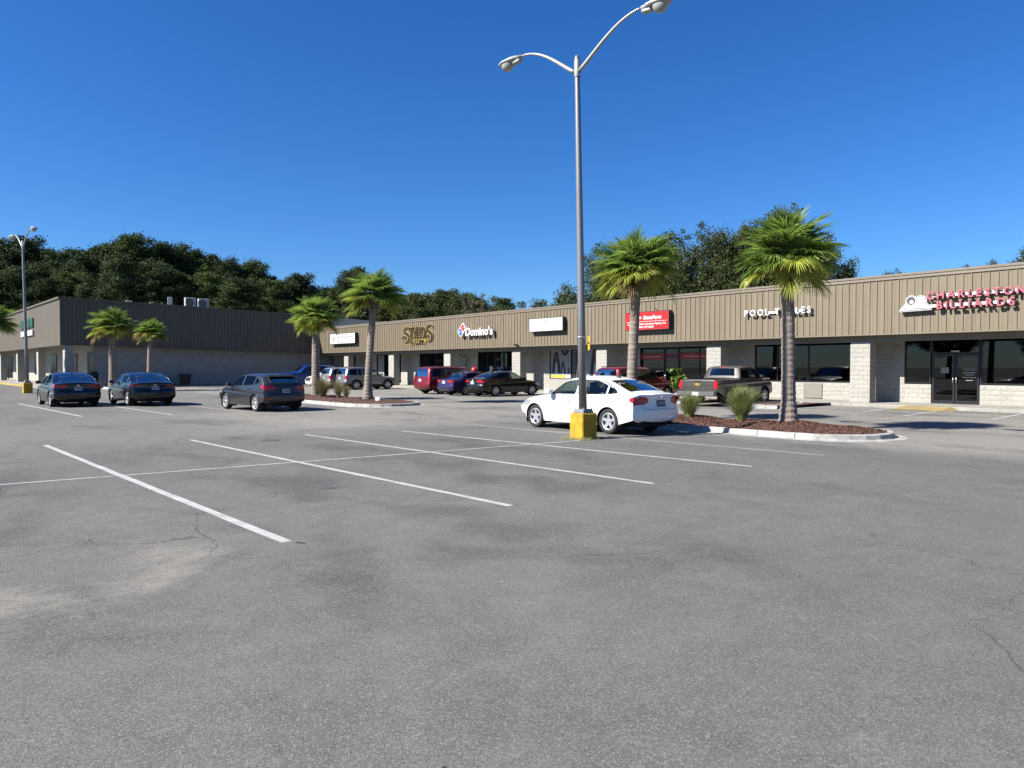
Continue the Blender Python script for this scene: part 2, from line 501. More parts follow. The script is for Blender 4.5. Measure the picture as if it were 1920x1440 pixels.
M_asphalt = asphalt_material()
M_line = paint_material('line_paint', (0.74, 0.74, 0.72), 0.75)
M_line_worn = paint_material('worn_line_paint', (0.58, 0.57, 0.54), 0.85)
M_concrete = pm('concrete', (0.44, 0.415, 0.36), 0.85, var=(1.1, 0.28), bump=(40, 0.25), world=True)
M_kerbwhite = pm('kerb_paint', (0.55, 0.54, 0.50), 0.8, var=(3.2, 0.5), bump=(30, 0.3), world=True)
M_kerbyellow = pm('kerb_yellow', (0.62, 0.44, 0.05), 0.7, var=(2, 0.2))
M_mulch = pm('mulch', (0.135, 0.062, 0.042), 0.95, var=(14, 0.6), bump=(40, 1.0))
M_grass = pm('grass_ground', (0.07, 0.10, 0.03), 0.95, var=(0.4, 0.4))
M_seam = pm('kerb_joint', (0.12, 0.115, 0.10), 0.9)

g = MB(); g.quad((-1500, -1500, -0.03), (1500, -1500, -0.03), (1500, 1500, -0.03), (-1500, 1500, -0.03))
tag(g.build('ground', M_grass), 'flat ground beyond the car park', kind='structure')
def lot_mesh():
    xs = np.unique(np.concatenate([np.linspace(-190, -45, 12), np.arange(-45, -20, .5), np.arange(-20, 4, .14), np.linspace(4, 90, 8)]))
    ys = np.unique(np.concatenate([np.linspace(-70, -6, 8), np.arange(-6, 16, .14), np.arange(16, 34.5, .5), [34.6]]))
    X_, Y_ = np.meshgrid(xs, ys, indexing='ij')
    n, m_ = X_.shape
    v = np.stack([X_, Y_, np.zeros_like(X_)], -1).reshape(-1, 3)
    idx = np.arange(n * m_).reshape(n, m_)
    f = np.stack([idx[:-1, :-1], idx[1:, :-1], idx[1:, 1:], idx[:-1, 1:]], -1).reshape(-1, 4)
    me = bpy.data.meshes.new('parking_lot')
    me.vertices.add(len(v)); me.vertices.foreach_set('co', v.astype(np.float32).ravel())
    me.loops.add(f.size); me.loops.foreach_set('vertex_index', f.astype(np.int32).ravel())
    me.polygons.add(len(f)); me.polygons.foreach_set('loop_start', (np.arange(len(f)) * 4).astype(np.int32))
    me.materials.append(M_asphalt); me.update(calc_edges=True)
    wx = X_ + .35 * np.sin(Y_ * 2.1 + X_) + .2 * np.sin(Y_ * 4.3 - X_ * 1.7); wy = Y_ + .30 * np.sin(X_ * 1.9) + .18 * np.sin(X_ * 3.7 + Y_ * 2.3)
    for nm, bl in (('seal', BLOB_DARK(None)), ('scuff', BLOB_PALE(None))):
        acc = np.zeros_like(X_)
        for cx, cy, rx, ry, ang, am, _, _ in bl:
            c_, s_ = math.cos(ang), math.sin(ang)
            u = ((wx - cx) * c_ + (wy - cy) * s_) / (rx * 1.25); w = (-(wx - cx) * s_ + (wy - cy) * c_) / (ry * 1.25)
            acc = np.maximum(acc, am * np.exp(-(u * u + w * w)))
        at = me.attributes.new(nm, 'FLOAT', 'POINT'); at.data.foreach_set('value', acc.astype(np.float32).ravel())
    return me
lot = tag(link('parking_lot', lot_mesh()), 'grey asphalt car park with worn stall lines', kind='structure')

# painted lines: (x0, y0, x1, y1, width, worn)
LINES = [(-18.85, 2.38, -6.89, 2.87, .11, 0), (-18.04, 5.18, -6.92, 5.75, .105, 0), (-17.59, 7.83, -6.9, 8.47, .10, 0),
         (-16.97, 10.27, -7.0, 11.23, .10, 0), (-17.4, 12.97, -7.0, 13.73, .10, 1),
         (-13.5, -6.0, -12.12, 11.0, .075, 0), (-12.12, 11.0, -12.06, 12.2, .075, 0),
         (-40.98, 4.15, -29.04, 4.75, .12, 0), (-39.4, 6.85, -27.92, 7.42, .11, 0), (-38.0, 9.55, -27.9, 10.0, .10, 1), (-36.5, 12.2, -27.5, 12.75, .10, 1),
         (-36.2, -4.0, -35.3, 12.5, .09, 1), (-42.5, 1.4, -30.2, 1.95, .12, 0),
         (-8.25, 27.3, -8.60, 31.85, .11, 0), (-10.85, 26.9, -11.2, 30.8, .11, 0), (-12.85, 28.2, -13.25, 31.85, .11, 0), (-15.5, 27.2, -15.75, 31.85, .10, 1),
         (-32.6, 26.6, -32.6, 31.85, .10, 1), (-30.0, 26.6, -30.0, 31.85, .10, 1), (-41.0, 26.4, -41.0, 31.85, .10, 1), (-43.8, 26.4, -43.8, 31.85, .10, 1), (-46.6, 26.4, -46.6, 31.85, .10, 1)]
for x0, y0, x1, y1, w, worn in LINES:
    d = Vector((x1 - x0, y1 - y0, 0)); Ln = d.length; ang = math.atan2(d.y, d.x)
    n = max(2, int(Ln / 0.6)); rr = random.Random(int(abs(x0 * 100 + y0 * 7)))
    vs = []; fs = []
    for i in range(n + 1):
        j = rr.uniform(-.006, .006); e = rr.uniform(-.004, .004)
        vs += [(Ln * i / n, -w / 2 + j + e, 0), (Ln * i / n, w / 2 + j - e, 0)]
    fs = [(2 * i, 2 * i + 2, 2 * i + 3, 2 * i + 1) for i in range(n)]
    link('painted_line', mesh('painted_line', vs, fs, M_line_worn if worn else M_line), lot, loc=(x0, y0, 0.004 if abs(d.x) > abs(d.y) else 0.0055), rot=(0, 0, ang))

# dark repair patches and a round cover that break up the asphalt
M_cover = pm('iron_cover', (0.11, 0.11, 0.115), 0.7, var=(9, .3))
for (x, y, r) in [(-16.75, 6.6, .21), (-9.61, 4.63, .10), (-17.87, 6.18, .15)]:
    k = MB(); k.lathe([(0.001, .006), (r, .006), (r + .015, .003)], 20); k.build('valve_cover', M_cover, lot, loc=(x, y, 0.0005))

# ------------------------------------------------------------------ sidewalk along the shops
SW_Y, SW_Z = 31.9, 0.13
sw = empty('sidewalk', (0, 0, 0), label='pale concrete sidewalk under the canopy of the long shop row', kind='structure')
x = -70.4
k = 0
while x < 14:
    x2 = min(x + 3.05, 14)
    b_ = MB(); b_.prism([(SW_Y, -.1), (SW_Y + .015, SW_Z - .02), (SW_Y + .035, SW_Z), (36.0, SW_Z), (36.0, -.1)], 'x', x + .006, x2 - .006)
    b_.build('paving_slab', M_concrete, sw)
    x = x2
# the low joint bed below the slabs
b_ = MB(); b_.box(-70.4, 14, SW_Y + .03, 35.9, -.08, SW_Z - .02); b_.build('slab_bed', M_seam, sw)

# ------------------------------------------------------------------ planted islands
M_chip = leafmat('bark_chip', (0.055, 0.020, 0.012), (0.125, 0.060, 0.038), trans=0.0, rough=0.9, objvar=0)
def island(name, label, x0, x1, y0, y1, rot, mound, seed, nchips=2500, kerb=M_kerbwhite, hz=.14):
    """rounded island: kerb stones with joints, a mulch mound and loose bark"""
    cx, cy = (x0 + x1) / 2, (y0 + y1) / 2
    lx, ly = (x1 - x0) / 2, (y1 - y0) / 2
    e = empty(name, (cx, cy, 0), rot, label, kind='structure')
    def outline(inset, n=12):
        r = ly - inset; pts = []
        for i in range(n + 1):
            a = -math.pi / 2 + math.pi * i / n
            pts.append((lx - ly + r * math.cos(a), r * math.sin(a)))
        for i in range(n + 1):
            a = math.pi / 2 + math.pi * i / n
            pts.append((-lx + ly + r * math.cos(a), r * math.sin(a)))
        out = []
        for i in range(len(pts)):
            p, q = Vector((*pts[i], 0)), Vector((*pts[(i + 1) % len(pts)], 0))
            m_ = max(1, int((q - p).length / 0.5))
            for j in range(m_): out.append(p.lerp(q, j / m_))
        return out
    prof = [(-.26, .004), (-.20, .008), (-.02, .016), (0.0, .03), (.02, hz - .02), (.05, hz), (.16, hz), (.17, .02)]
    rings = [outline(i) for i, _ in prof]
    n = len(rings[0])
    seg = 0; start = 0
    cuts = list(range(0, n, 6)) + [n]
    for a, b2 in zip(cuts[:-1], cuts[1:]):
        vs = []; fs = []
        rr = random.Random(seed * 50 + a); jz = rr.uniform(-.004, .004)
        cnt = b2 - a + 1
        for r_, (_, z) in zip(rings, prof):
            for i in range(a, b2 + 1):
                p = r_[i % n].copy()
                if i == b2: p = p.lerp(r_[(i - 1) % n], .02 / max(.05, (p - r_[(i - 1) % n]).length))
                vs.append((p.x, p.y, z + (jz if z > .02 else 0)))
        for j in range(len(prof) - 1):
            for i in range(cnt - 1):
                fs.append((j * cnt + i, j * cnt + i + 1, (j + 1) * cnt + i + 1, (j + 1) * cnt + i))
        link('kerb_stone', mesh('kerb_stone', vs, fs, kerb, smooth=False), e)
    # mulch mound
    rr = random.Random(seed)
    ring = outline(.16)
    vs = [(p.x, p.y, hz - .02) for p in ring]; fs = []
    n2 = len(ring); prev = list(range(n2))
    steps = 7
    def hgt(px, py):
        d = max(0, min(1, (ly - .16 - abs(py)) / (ly - .16))); ex = max(0, min(1, (lx - abs(px)) / 1.2))
        q = min(d * 1.6, 1) * min(1, ex)
        return mound * (3 * q * q - 2 * q ** 3) * (.8 + .25 * math.sin(px * 1.7 + seed) + .12 * math.sin(px * 4.1 + py * 3))
    for s_ in range(1, steps + 1):
        t = s_ / steps * .97
        cur = []
        for p in ring:
            core = Vector((max(-lx + ly, min(lx - ly, p.x)), 0, 0))
            q = p.lerp(core, t)
            cur.append(len(vs)); vs.append((q.x, q.y, hz - .02 + hgt(q.x, q.y) + rr.uniform(-.008, .012)))
        for i in range(n2): fs.append((prev[i], prev[(i + 1) % n2], cur[(i + 1) % n2], cur[i]))
        prev = cur
    link('mulch_bed', mesh('mulch_bed', vs, fs, M_mulch, smooth=True), e)
    vs = []; fs = []
    for i in range(nchips):
        px, py = rr.uniform(-lx + .3, lx - .3), rr.uniform(-ly + .18, ly - .18)
        if abs(px) > lx - ly and math.hypot(abs(px) - (lx - ly), py) > ly - .2: continue
        z = hz - .015 + hgt(px, py); a = rr.uniform(0, 6.28); L_ = rr.uniform(.010, .034); w = rr.uniform(.004, .010); ti = rr.uniform(-.3, .6)
        dx, dy = math.cos(a) * L_, math.sin(a) * L_; nx, ny = -math.sin(a) * w, math.cos(a) * w
        b0 = len(vs)
        vs += [(px - dx + nx, py - dy + ny, z), (px - dx - nx, py - dy - ny, z + .006), (px + dx - nx, py + dy - ny, z + .02 + ti * L_), (px + dx + nx, py + dy + ny, z + .012 + ti * L_)]
        fs.append((b0, b0 + 1, b0 + 2, b0 + 3))
    tag(link('bark_chips', mesh('bark_chips', vs, fs, M_chip), e), kind='stuff')
    return e, hgt

isl_near, hg_near = island('planting_island', 'long mulched island with white kerb behind the white sedan', -18.6, -7.5, 16.35, 19.45, 0.0, .13, 3, 14000)
isl_mid, hg_mid = island('planting_island', 'mulched white-kerbed island right of the grey hatchback', -39.0, -27.2, 14.75, 18.2, 0.0, .13, 5, 4000)
isl_far, hg_far = island('planting_island', 'distant kerbed island behind the two black sedans', -66.0, -56.0, 12.2, 15.0, R_(2), .12, 7, 600)
isl_shop, hg_shop = island('planting_island', 'small kerbed mulch bed by the shop sidewalk right of the pickup', -18.15, -16.25, 27.3, 31.8, 0.0, .06, 9, 800)
isl_shop2, hg_shop2 = island('planting_island', 'small kerbed bed between the red vehicle and the pickup', -23.0, -21.2, 27.5, 31.8, 0.0, .06, 11, 500)
isl_left, hg_left = island('planting_island', 'far left kerbed strip behind the distant light pole', -74.0, -60.5, 1.0, 4.6, R_(2), .08, 13, 200)
# ------------------------------------------------------------------ building materials
M_fascia = per_object(pm('fascia_metal', (0.274, 0.224, 0.150), 0.55, spec=0.35, var=(0.8, 0.17), stretch=(3.5, 1, .30), world=True), .035)
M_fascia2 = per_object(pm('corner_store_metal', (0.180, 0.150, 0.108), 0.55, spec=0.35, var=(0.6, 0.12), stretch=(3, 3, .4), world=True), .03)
M_trim = pm('coping_metal', (0.275, 0.228, 0.168), 0.5, spec=0.4, var=(0.7, 0.10))
M_fascia_dk = pm('side_metal', (0.20, 0.155, 0.115), 0.6, spec=0.3, var=(0.5, 0.12), stretch=(1, 3, .4))
M_beam = pm('soffit_paint', (0.30, 0.26, 0.18), 0.8, var=(0.8, 0.15))
M_block = pm('split_face_block', (0.53, 0.507, 0.450), 0.92, var=(1.4, 0.15), bump=(11, 1.0), world=True)
M_mortar = pm('block_mortar', (0.52, 0.505, 0.465), 0.95, var=(5, 0.12), world=True)
M_wallplain = pm('painted_wall', (0.46, 0.43, 0.36), 0.9, var=(0.8, 0.1), bump=(20, .2))
M_stucco = pm('upper_wall', (0.60, 0.58, 0.52), 0.9, var=(0.6, 0.1))
M_roof = pm('roof_membrane', (0.40, 0.39, 0.36), 0.9, var=(0.5, 0.2))
M_frame = pm('dark_frame', (0.018, 0.018, 0.02), 0.35, spec=0.5)
M_glass = glassmat('tinted_glass', (0.05, 0.055, 0.06), refl=0.60, base=0.02)
M_room = pm('room_dark', (0.045, 0.043, 0.04), 0.9, var=(0.5, .3))
M_roomfloor = pm('room_floor', (0.15, 0.13, 0.11), 0.7, var=(1, .2))
M_steel = pm('brushed_steel', (0.62, 0.61, 0.58), 0.3, metal=0.9)
M_paper = pm('paper', (0.62, 0.64, 0.66), 0.8)

F_Y = 32.5             # front of the metal fascia
COL_Y = 32.84          # front of the columns
WALL_Y = 34.5          # shopfront wall
Z_FB, Z_FT = 3.10, 5.67
X0, X1 = -70.45, 13.0

mall = empty('shopping_strip', (0, 0, 0), 0, 'long low shop row with tan ribbed metal fascia and pale block columns', 'building')

# fascia: one ribbed sheet per 0.305 m, each its own part
pw = 0.3055
zb, zt = Z_FB + .03, Z_FT - .21
p_ = MB()
p_.prism([(0, 0), (pw - .034, 0), (pw - .030, -.034), (pw - .004, -.034), (pw, 0), (pw, .03), (0, .03)], 'z', zb, zt)
p_.add([(pw * .32, -.003, zb + .01), (pw * .36, -.007, zb + .01), (pw * .40, -.003, zb + .01), (pw * .32, -.003, zt - .01), (pw * .36, -.007, zt - .01), (pw * .40, -.003, zt - .01)], [(0, 1, 4, 3), (1, 2, 5, 4)])
panel_me = p_.mesh('fascia_panel', M_fascia)
n_pan = int((X1 - X0) / pw)
rp = random.Random(4)
for i in range(n_pan):
    o = link('fascia_panel', panel_me, mall, loc=(X0 + i * pw, F_Y + rp.uniform(-.002, .002), 0))
# coping, drip trim, roof
XE = X0 + n_pan * pw
MB().prism([(F_Y - .05, Z_FT - .22), (F_Y - .045, Z_FT - .10), (F_Y - .075, Z_FT - .095), (F_Y - .075, Z_FT - .005), (F_Y - .06, Z_FT), (F_Y + .30, Z_FT + .01), (F_Y + .30, Z_FT - .22)], 'x', X0, XE).build('coping', M_trim, mall)
MB().prism([(F_Y - .045, Z_FB), (F_Y - .045, Z_FB + .045), (F_Y + .06, Z_FB + .045), (F_Y + .06, Z_FB)], 'x', X0, XE).build('drip_edge', M_trim, mall)
MB().box(X0, XE, F_Y + .032, F_Y + .12, Z_FB + .046, Z_FT - .23).build('parapet_backing', M_wallplain, mall)
MB().box(X0, XE, F_Y + .07, WALL_Y + .05, Z_FB + .02, Z_FB + .10).build('soffit', M_beam, mall)
MB().box(X0, XE, F_Y + .31, 53, Z_FT - .55, Z_FT - .4).build('roof', M_roof, mall)
MB().box(X0, XE, COL_Y, COL_Y + .42, 2.83, Z_FB + .015).build('beam', M_beam, mall)
MB().box(X0, XE, WALL_Y - .02, WALL_Y + .16, 2.98, Z_FB + .015).build('window_header', M_beam, mall)
MB().box(X0, XE, 52.8, 53, 0, Z_FT - .4).build('rear_wall', M_wallplain, mall)
MB().box(XE - .25, XE, WALL_Y, 52.8, 0, Z_FT - .4).build('end_wall', M_wallplain, mall)

# blocks: rough-faced concrete blocks, the 300 that show largest as parts of their own
def rough_block(w, h, d, seed):
    rr = random.Random(seed)
    n, m_ = 5, 3
    vs = []; fs = []
    for j in range(m_ + 1):
        for i in range(n + 1):
            edge = i in (0, n) or j in (0, m_)
            vs.append((w * i / n, (0 if edge else -rr.uniform(.003, .012)), h * j / m_))
    for j in range(m_):
        for i in range(n):
            a = j * (n + 1) + i
            fs.append((a, a + 1, a + n + 2, a + n + 1))
    b0 = len(vs)
    vs += [(0, d, 0), (w, d, 0), (w, d, h), (0, d, h)]
    c = (0, n, (m_ + 1) * (n + 1) - 1, m_ * (n + 1))
    bot = list(range(0, n + 1)); top = [m_ * (n + 1) + i for i in range(n + 1)]
    lef = [j * (n + 1) for j in range(m_ + 1)]; rig = [j * (n + 1) + n for j in range(m_ + 1)]
    fs.append(tuple(bot[::-1]) + (b0, b0 + 1)); fs.append(tuple(top) + (b0 + 2, b0 + 3))
    fs.append(tuple(lef) + (b0 + 3, b0)); fs.append(tuple(rig[::-1]) + (b0 + 1, b0 + 2))
    return vs, fs
BW, BH = 0.4, 0.2
blk = {}
def blk_mesh(w, seed):
    k = (round(w, 2), seed)
    if k not in blk:
        v, f = rough_block(w - .006, BH - .006, .05, seed * 31 + int(w * 100))
        blk[k] = mesh('block', v, f, M_block)
    return blk[k]

COLS = [-72.6 + 0, -64.35, -55.9, -47.35, -38.95, -30.85, -22.8, -15.12, -6.6, 1.6]
block_jobs = []        # (distance, x, y, z, width, rotation, seed, holder)
rb = random.Random(8)
def lay(face, a0, a1, z0, z1, fixed, parent):
    """courses of blocks on a face: 'front' runs along x at y=fixed, 'left'/'right' runs along y at x=fixed"""
    z = z0; row = 0
    while z + BH <= z1 + .01:
        a = a0 - (BW / 2 if row % 2 else 0)
        while a < a1 - .02:
            s0, s1 = max(a, a0), min(a + BW, a1)
            if s1 - s0 > .05:
                if face == 'front': pos, rot = (s0 + .005, fixed, z + .005), 0
                elif face == 'right': pos, rot = (fixed, s0 + .005, z + .005), math.pi / 2
                else: pos, rot = (fixed, s1 - .005, z + .005), -math.pi / 2
                d = math.hypot(pos[0], pos[1])
                block_jobs.append((d, pos, rot, round(s1 - s0, 2), rb.randrange(4), parent))
            a += BW
        z += BH; row += 1

col_parts = []
for cx in COLS:
    if cx < -70: continue
    w = .88
    c0 = MB().box(cx - w / 2 + .02, cx + w / 2 - .015, COL_Y + .019, COL_Y + .60, SW_Z - .02, 2.829).build('column', M_mortar, mall)
    col_parts.append(c0)
    lay('front', cx - w / 2, cx + w / 2, SW_Z, 2.83, COL_Y + .012, c0)
    lay('right', COL_Y + .012, COL_Y + .60, SW_Z, 2.83, cx + w / 2 - .008, c0)

# shopfronts: openings in the wall (x0, x1, sill height or None for a door bay)
SILL = 0.99
OPEN = [(-68.4, -65.6, SILL), (-63.6, -62.4, SILL), (-61.4, -57.0, .30), (-53.9, -49.6, SILL), (-45.55, -40.9, .30), (-37.3, -31.6, SILL), (-29.2, -23.6, .30), (-21.4, -15.95, SILL), (-13.9, -12.79, SILL), (-12.79, -10.91, None), (-10.91, -4.2, SILL), (-2.5, 4.0, SILL)]
HEAD = 2.985
segs = []
xc = X0
wall_core = MB()
for (a, b2, s_) in OPEN:
    if a > xc + .01: segs.append((xc, a, SW_Z, HEAD))
    if s_ is not None and s_ > SW_Z + .05: segs.append((a, b2, SW_Z, s_ - .03))
    xc = b2
segs.append((xc, XE - .3, SW_Z, HEAD))
wall = MB()
for (a, b2, z0, z1) in segs: wall.box(a + .003, b2 - .003, WALL_Y + .027, WALL_Y + .2, z0 - .02, z1)
wall_o = wall.build('wall', M_mortar, mall)
for (a, b2, z0, z1) in segs: lay('front', a, b2, z0, z1, WALL_Y + .020, wall_o)
block_jobs.sort(key=lambda j: j[0])
vis = [j for j in block_jobs]
def wall_vis(j):
    d, pos, rot, w, s_, p = j
    return pos[0] < -7.5
near = [j for j in vis if wall_vis(j)]
parts_jobs = near[:300]
_pj = set(id(j) for j in parts_jobs)
rest = [j for j in vis if id(j) not in _pj]
for d, pos, rot, w, s_, p in parts_jobs:
    link('block', blk_mesh(w, s_), p, loc=pos, rot=(0, 0, rot))
av = []; af = []
for d, pos, rot, w, s_, p in rest:
    # far blocks: plain faces with recessed joints, joined
    w2, h2 = w - .006, BH - .006; c_, s2 = math.cos(rot), math.sin(rot)
    pts = [(0, 0, 0), (w2, 0, 0), (w2, 0, h2), (0, 0, h2), (0, .04, 0), (w2, .04, 0), (w2, .04, h2), (0, .04, h2), (w2 / 2, -.008, h2 / 2)]
    b0 = len(av)
    for q in pts: av.append((pos[0] + q[0] * c_ - q[1] * s2, pos[1] + q[0] * s2 + q[1] * c_, pos[2] + q[2]))
    for q in [(0, 1, 8), (1, 2, 8), (2, 3, 8), (3, 0, 8), (0, 4, 5, 1), (3, 2, 6, 7), (1, 5, 6, 2), (0, 3, 7, 4)]: af.append(tuple(i + b0 for i in q))
tag(link('block_courses', mesh('block_courses', av, af, M_block), mall), kind='stuff')

# dark rooms behind the glass
room = MB()
room.quad((X0, WALL_Y + .25, SW_Z), (XE - .3, WALL_Y + .25, SW_Z), (XE - .3, 44, SW_Z), (X0, 44, SW_Z)); room.build('shop_floor', M_roomfloor, mall)
room = MB()
room.quad((X0, 44, 0), (XE, 44, 0), (XE, 44, 3.3), (X0, 44, 3.3))
room.quad((X0, WALL_Y + .2, 3.09), (XE, WALL_Y + .2, 3.09), (XE, 44, 3.09), (X0, 44, 3.09))
for xx in (-56.5, -48.5, -39.2, -30.5, -22.5, -14.5, -3.4):
    room.box(xx - .06, xx + .06, WALL_Y + .21, 43.9, SW_Z, 3.08)
room.build('shop_interior', M_room, mall)
# counters and shelves inside that show faintly through the glass
M_shelf = pm('shelf', (0.22, 0.19, 0.15), 0.7, var=(3, .4))
for (x, y, w, h) in [(-20, 38, 3.0, 1.0), (-17.5, 39, 2.0, .9), (-11.5, 39, 2.4, 1.0), (-8.5, 38, 2.6, .9), (-27, 38.5, 2.2, 1.05), (-43.5, 37.2, 3.2, 1.1), (-51.5, 38, 2.4, 1.2)]:
    k = MB(); k.box(x - w / 2, x + w / 2, y, y + .6, SW_Z, SW_Z + h); k.box(x - w / 2 - .04, x + w / 2 + .04, y - .04, y + .64, SW_Z + h + .001, SW_Z + h + .05); k.build('counter', M_shelf, mall)

def window(x0, x1, z0, z1, mull, transom=None, y=WALL_Y + .06):
    """one storefront window: frame with mullions and one pane per bay"""
    t = .05
    fr = MB()
    fr.box(x0, x1, y - .05, y + .05, z0, z0 + t); fr.box(x0, x1, y - .05, y + .05, z1 - t, z1)
    xs = [x0] + list(mull) + [x1]
    for i, q in enumerate(xs):
        a = q if i == 0 else (q - t if i == len(xs) - 1 else q - t / 2)
        fr.box(a, a + t, y - .048, y + .048, z0 + t, z1 - t)
    if transom: fr.box(x0 + t, x1 - t, y - .04, y + .04, transom - .025, transom + .025)
    o = fr.build('window', M_frame, mall)
    for i in range(len(xs) - 1):
        a = xs[i] + (t if i == 0 else t / 2); c = xs[i + 1] - (t if i == len(xs) - 2 else t / 2)
        zz = [z0 + t, z1 - t] if not transom else [z0 + t, transom - .025, transom + .025, z1 - t]
        for q in range(0, len(zz), 2):
            MB().box(a, c, y + .002, y + .012, zz[q], zz[q + 1]).build('pane', M_glass, o)
    return o

def door(x0, x1, z0, z1, y=WALL_Y + .07, handle='right', m=M_frame):
    st = .075
    fr = MB()
    fr.box(x0, x0 + st, y - .025, y + .025, z0, z1); fr.box(x1 - st, x1, y - .025, y + .025, z0, z1)
    fr.box(x0 + st, x1 - st, y - .025, y + .025, z0, z0 + .14); fr.box(x0 + st, x1 - st, y - .025, y + .025, z1 - .09, z1)
    o = fr.build('door', m, mall)
    MB().box(x0 + st, x1 - st, y - .004, y + .004, z0 + .14, z1 - .09).build('pane', M_glass, o)
    hx = x1 - .05 if handle == 'right' else x0 + .05
    MB().tube([(hx, y - .03, z0 + .88), (hx, y - .09, z0 + .90), (hx, y - .09, z0 + 1.12), (hx, y - .03, z0 + 1.14)], .014, 8).build('handle', M_steel, o, smooth=True)
    return o

zs = SW_Z + .005
window(-68.4, -65.6, SILL, HEAD, (-67.0,))
window(-63.6, -62.4, SILL, HEAD, ())
window(-61.4, -57.0, .31, HEAD, (-60.0, -58.6))
window(-53.9, -51.3, SILL, HEAD, (-52.6,))
window(-50.2, -49.6, SILL, HEAD, ())
door(-51.25, -50.25, zs, 2.25, handle='left')
window(-51.27, -50.23, 2.27, HEAD, ())
window(-45.55, -43.45, .31, HEAD, (-44.3,))
door(-43.42, -42.42, zs, 2.3, handle='right')
window(-43.43, -42.41, 2.32, HEAD, ())
window(-42.4, -40.9, .31, HEAD, ())
window(-37.3, -31.6, SILL - .1, HEAD, (-35.2, -34.55))
window(-29.2, -27.36, .31, HEAD, (), 2.55)
door(-27.32, -26.36, zs, 2.3, handle='left')
window(-27.34, -26.34, 2.32, HEAD, ())
window(-26.32, -23.6, .31, HEAD, (-24.9,), 2.55)
window(-21.4, -15.95, SILL, HEAD, (-20.1, -18.44))
window(-13.9, -12.80, SILL, HEAD, ())
window(-12.78, -10.92, 2.30, HEAD, ())
door(-12.76, -11.87, zs, 2.275, handle='right')
door(-11.84, -10.94, zs, 2.275, handle='left')
window(-10.90, -4.2, SILL, HEAD, (-8.9, -6.6))
window(-2.5, 4.0, SILL, HEAD, (-.4, 1.8))
# grey service panel below the long dark window, notices on the double door
MB().box(-18.65, -17.0 - .7, WALL_Y - .035, WALL_Y - .012, .2, .92).build('wall_panel', pm('panel_grey', (0.30, 0.28, 0.23), .7, var=(2, .1)), mall)

# sheets stuck to the double doors of the billiards shop
def flat(x0, x1, z0, z1, y, name, m, parent=None):
    return MB().box(x0, x1, y - .003, y, z0, z1).build(name, m, parent)
M_white = pm('white_print', (0.78, 0.78, 0.76), 0.6)
M_greyprint = pm('grey_print', (0.36, 0.38, 0.40), 0.7)
tag(flat(-12.42, -12.10, 1.45, 1.70, WALL_Y + .062, 'door_notice', M_greyprint), 'small grey notice taped to the left leaf of the double doors', 'notice')
hours = empty('door_lettering', (-11.62, WALL_Y + .060, 1.2), 0, 'white opening-hours lettering on the right leaf of the double doors', 'lettering')
for z_, w_, h_ in [(.42, .55, .02), (.36, .36, .015), (.26, .46, .035), (.17, .30, .03), (.05, .50, .04), (-.06, .24, .018)]:
    k = MB(); rr = random.Random(int(z_ * 100) + 9); xx = 0
    while xx < w_:
        ww = rr.uniform(.02, .05)
        k.box(.02 + (.56 - w_) / 2 + xx, .02 + (.56 - w_) / 2 + xx + ww, -.003, 0, z_, z_ + h_); xx += ww + .012
    k.build('line_of_text', M_white, hours)
tag(flat(-12.0, -11.68, 2.36, 2.42, WALL_Y + .002, 'number_plate', M_white), 'small white street number strip above the double doors', 'sign')
# ------------------------------------------------------------------ taller corner building on the left
cb = empty('corner_store', (-69.75, 9.95, 0), R_(2.0), 'taller corner shop building with shaded brown ribbed metal side', 'building')
TOP = lambda y: 7.46 - 0.0185 * y if y < 21 else 7.07 - .04 * (y - 21)
BOT = lambda y: 3.56 - 0.021 * min(y, 23)
pp = MB(); pp.prism([(0, 0), (0, pw - .034), (.034, pw - .030), (.034, pw - .004), (0, pw), (-.03, pw), (-.03, 0)], 'z', 0, 1)
side_me = pp.mesh('side_panel', M_fascia2)
y = 0.0
while y < 22.5:
    yc_ = y + pw / 2
    link('side_panel', side_me, cb, loc=(rp.uniform(-.002, .002), y, BOT(yc_) + .03), scale=(1, 1, TOP(yc_) - .12 - BOT(yc_) - .03))
    y += pw
YE = y
# ribbed front, far and steeply seen: one sheet of ribs
fr = MB(); xx = 0.0
while xx > -66:
    fr.prism([(xx, 0), (xx - pw + .034, 0), (xx - pw + .030, -.004), (xx - pw + .004, -.004), (xx - pw, 0), (xx - pw, .03), (xx, .03)], 'z', 3.56, 7.34); xx -= pw
tag(fr.build('front_panels', M_fascia2, cb), kind='stuff')
# copings and soffit trims as sloping bars
def bar(name, m, a, b2, w, h, parent=cb):
    """box-section bar between two points, w across, h high (tops at the given points)"""
    a = Vector(a); b2 = Vector(b2); d = (b2 - a).normalized(); s_ = d.cross(Vector((0, 0, 1))).normalized() * w / 2
    vs = [a - s_, a + s_, b2 + s_, b2 - s_]
    lo = [p - Vector((0, 0, h)) for p in vs]
    k = MB(); k.add(vs + lo, [(0, 1, 2, 3), (7, 6, 5, 4), (0, 4, 5, 1), (1, 5, 6, 2), (2, 6, 7, 3), (3, 7, 4, 0)])
    return k.build(name, m, parent)
bar('coping', M_fascia2, (-.05, -.05, TOP(0) + .01), (-.05, YE, TOP(YE) + .01), .30, .14)
bar('coping', M_fascia2, (.09, .02, TOP(0) + .012), (-66, .02, TOP(0) + .012), .28, .16)
bar('drip_edge', M_fascia2, (.0, 0.0, BOT(0) + .028), (.0, YE, BOT(YE) + .028), .10, .05)
bar('drip_edge', M_fascia2, (.045, .0, 3.56), (-66, .0, 3.56), .10, .06)
k = MB()
k.box(-66, -.06, .05, 3.0, 3.56, 3.62); k.build('soffit', M_beam, cb)
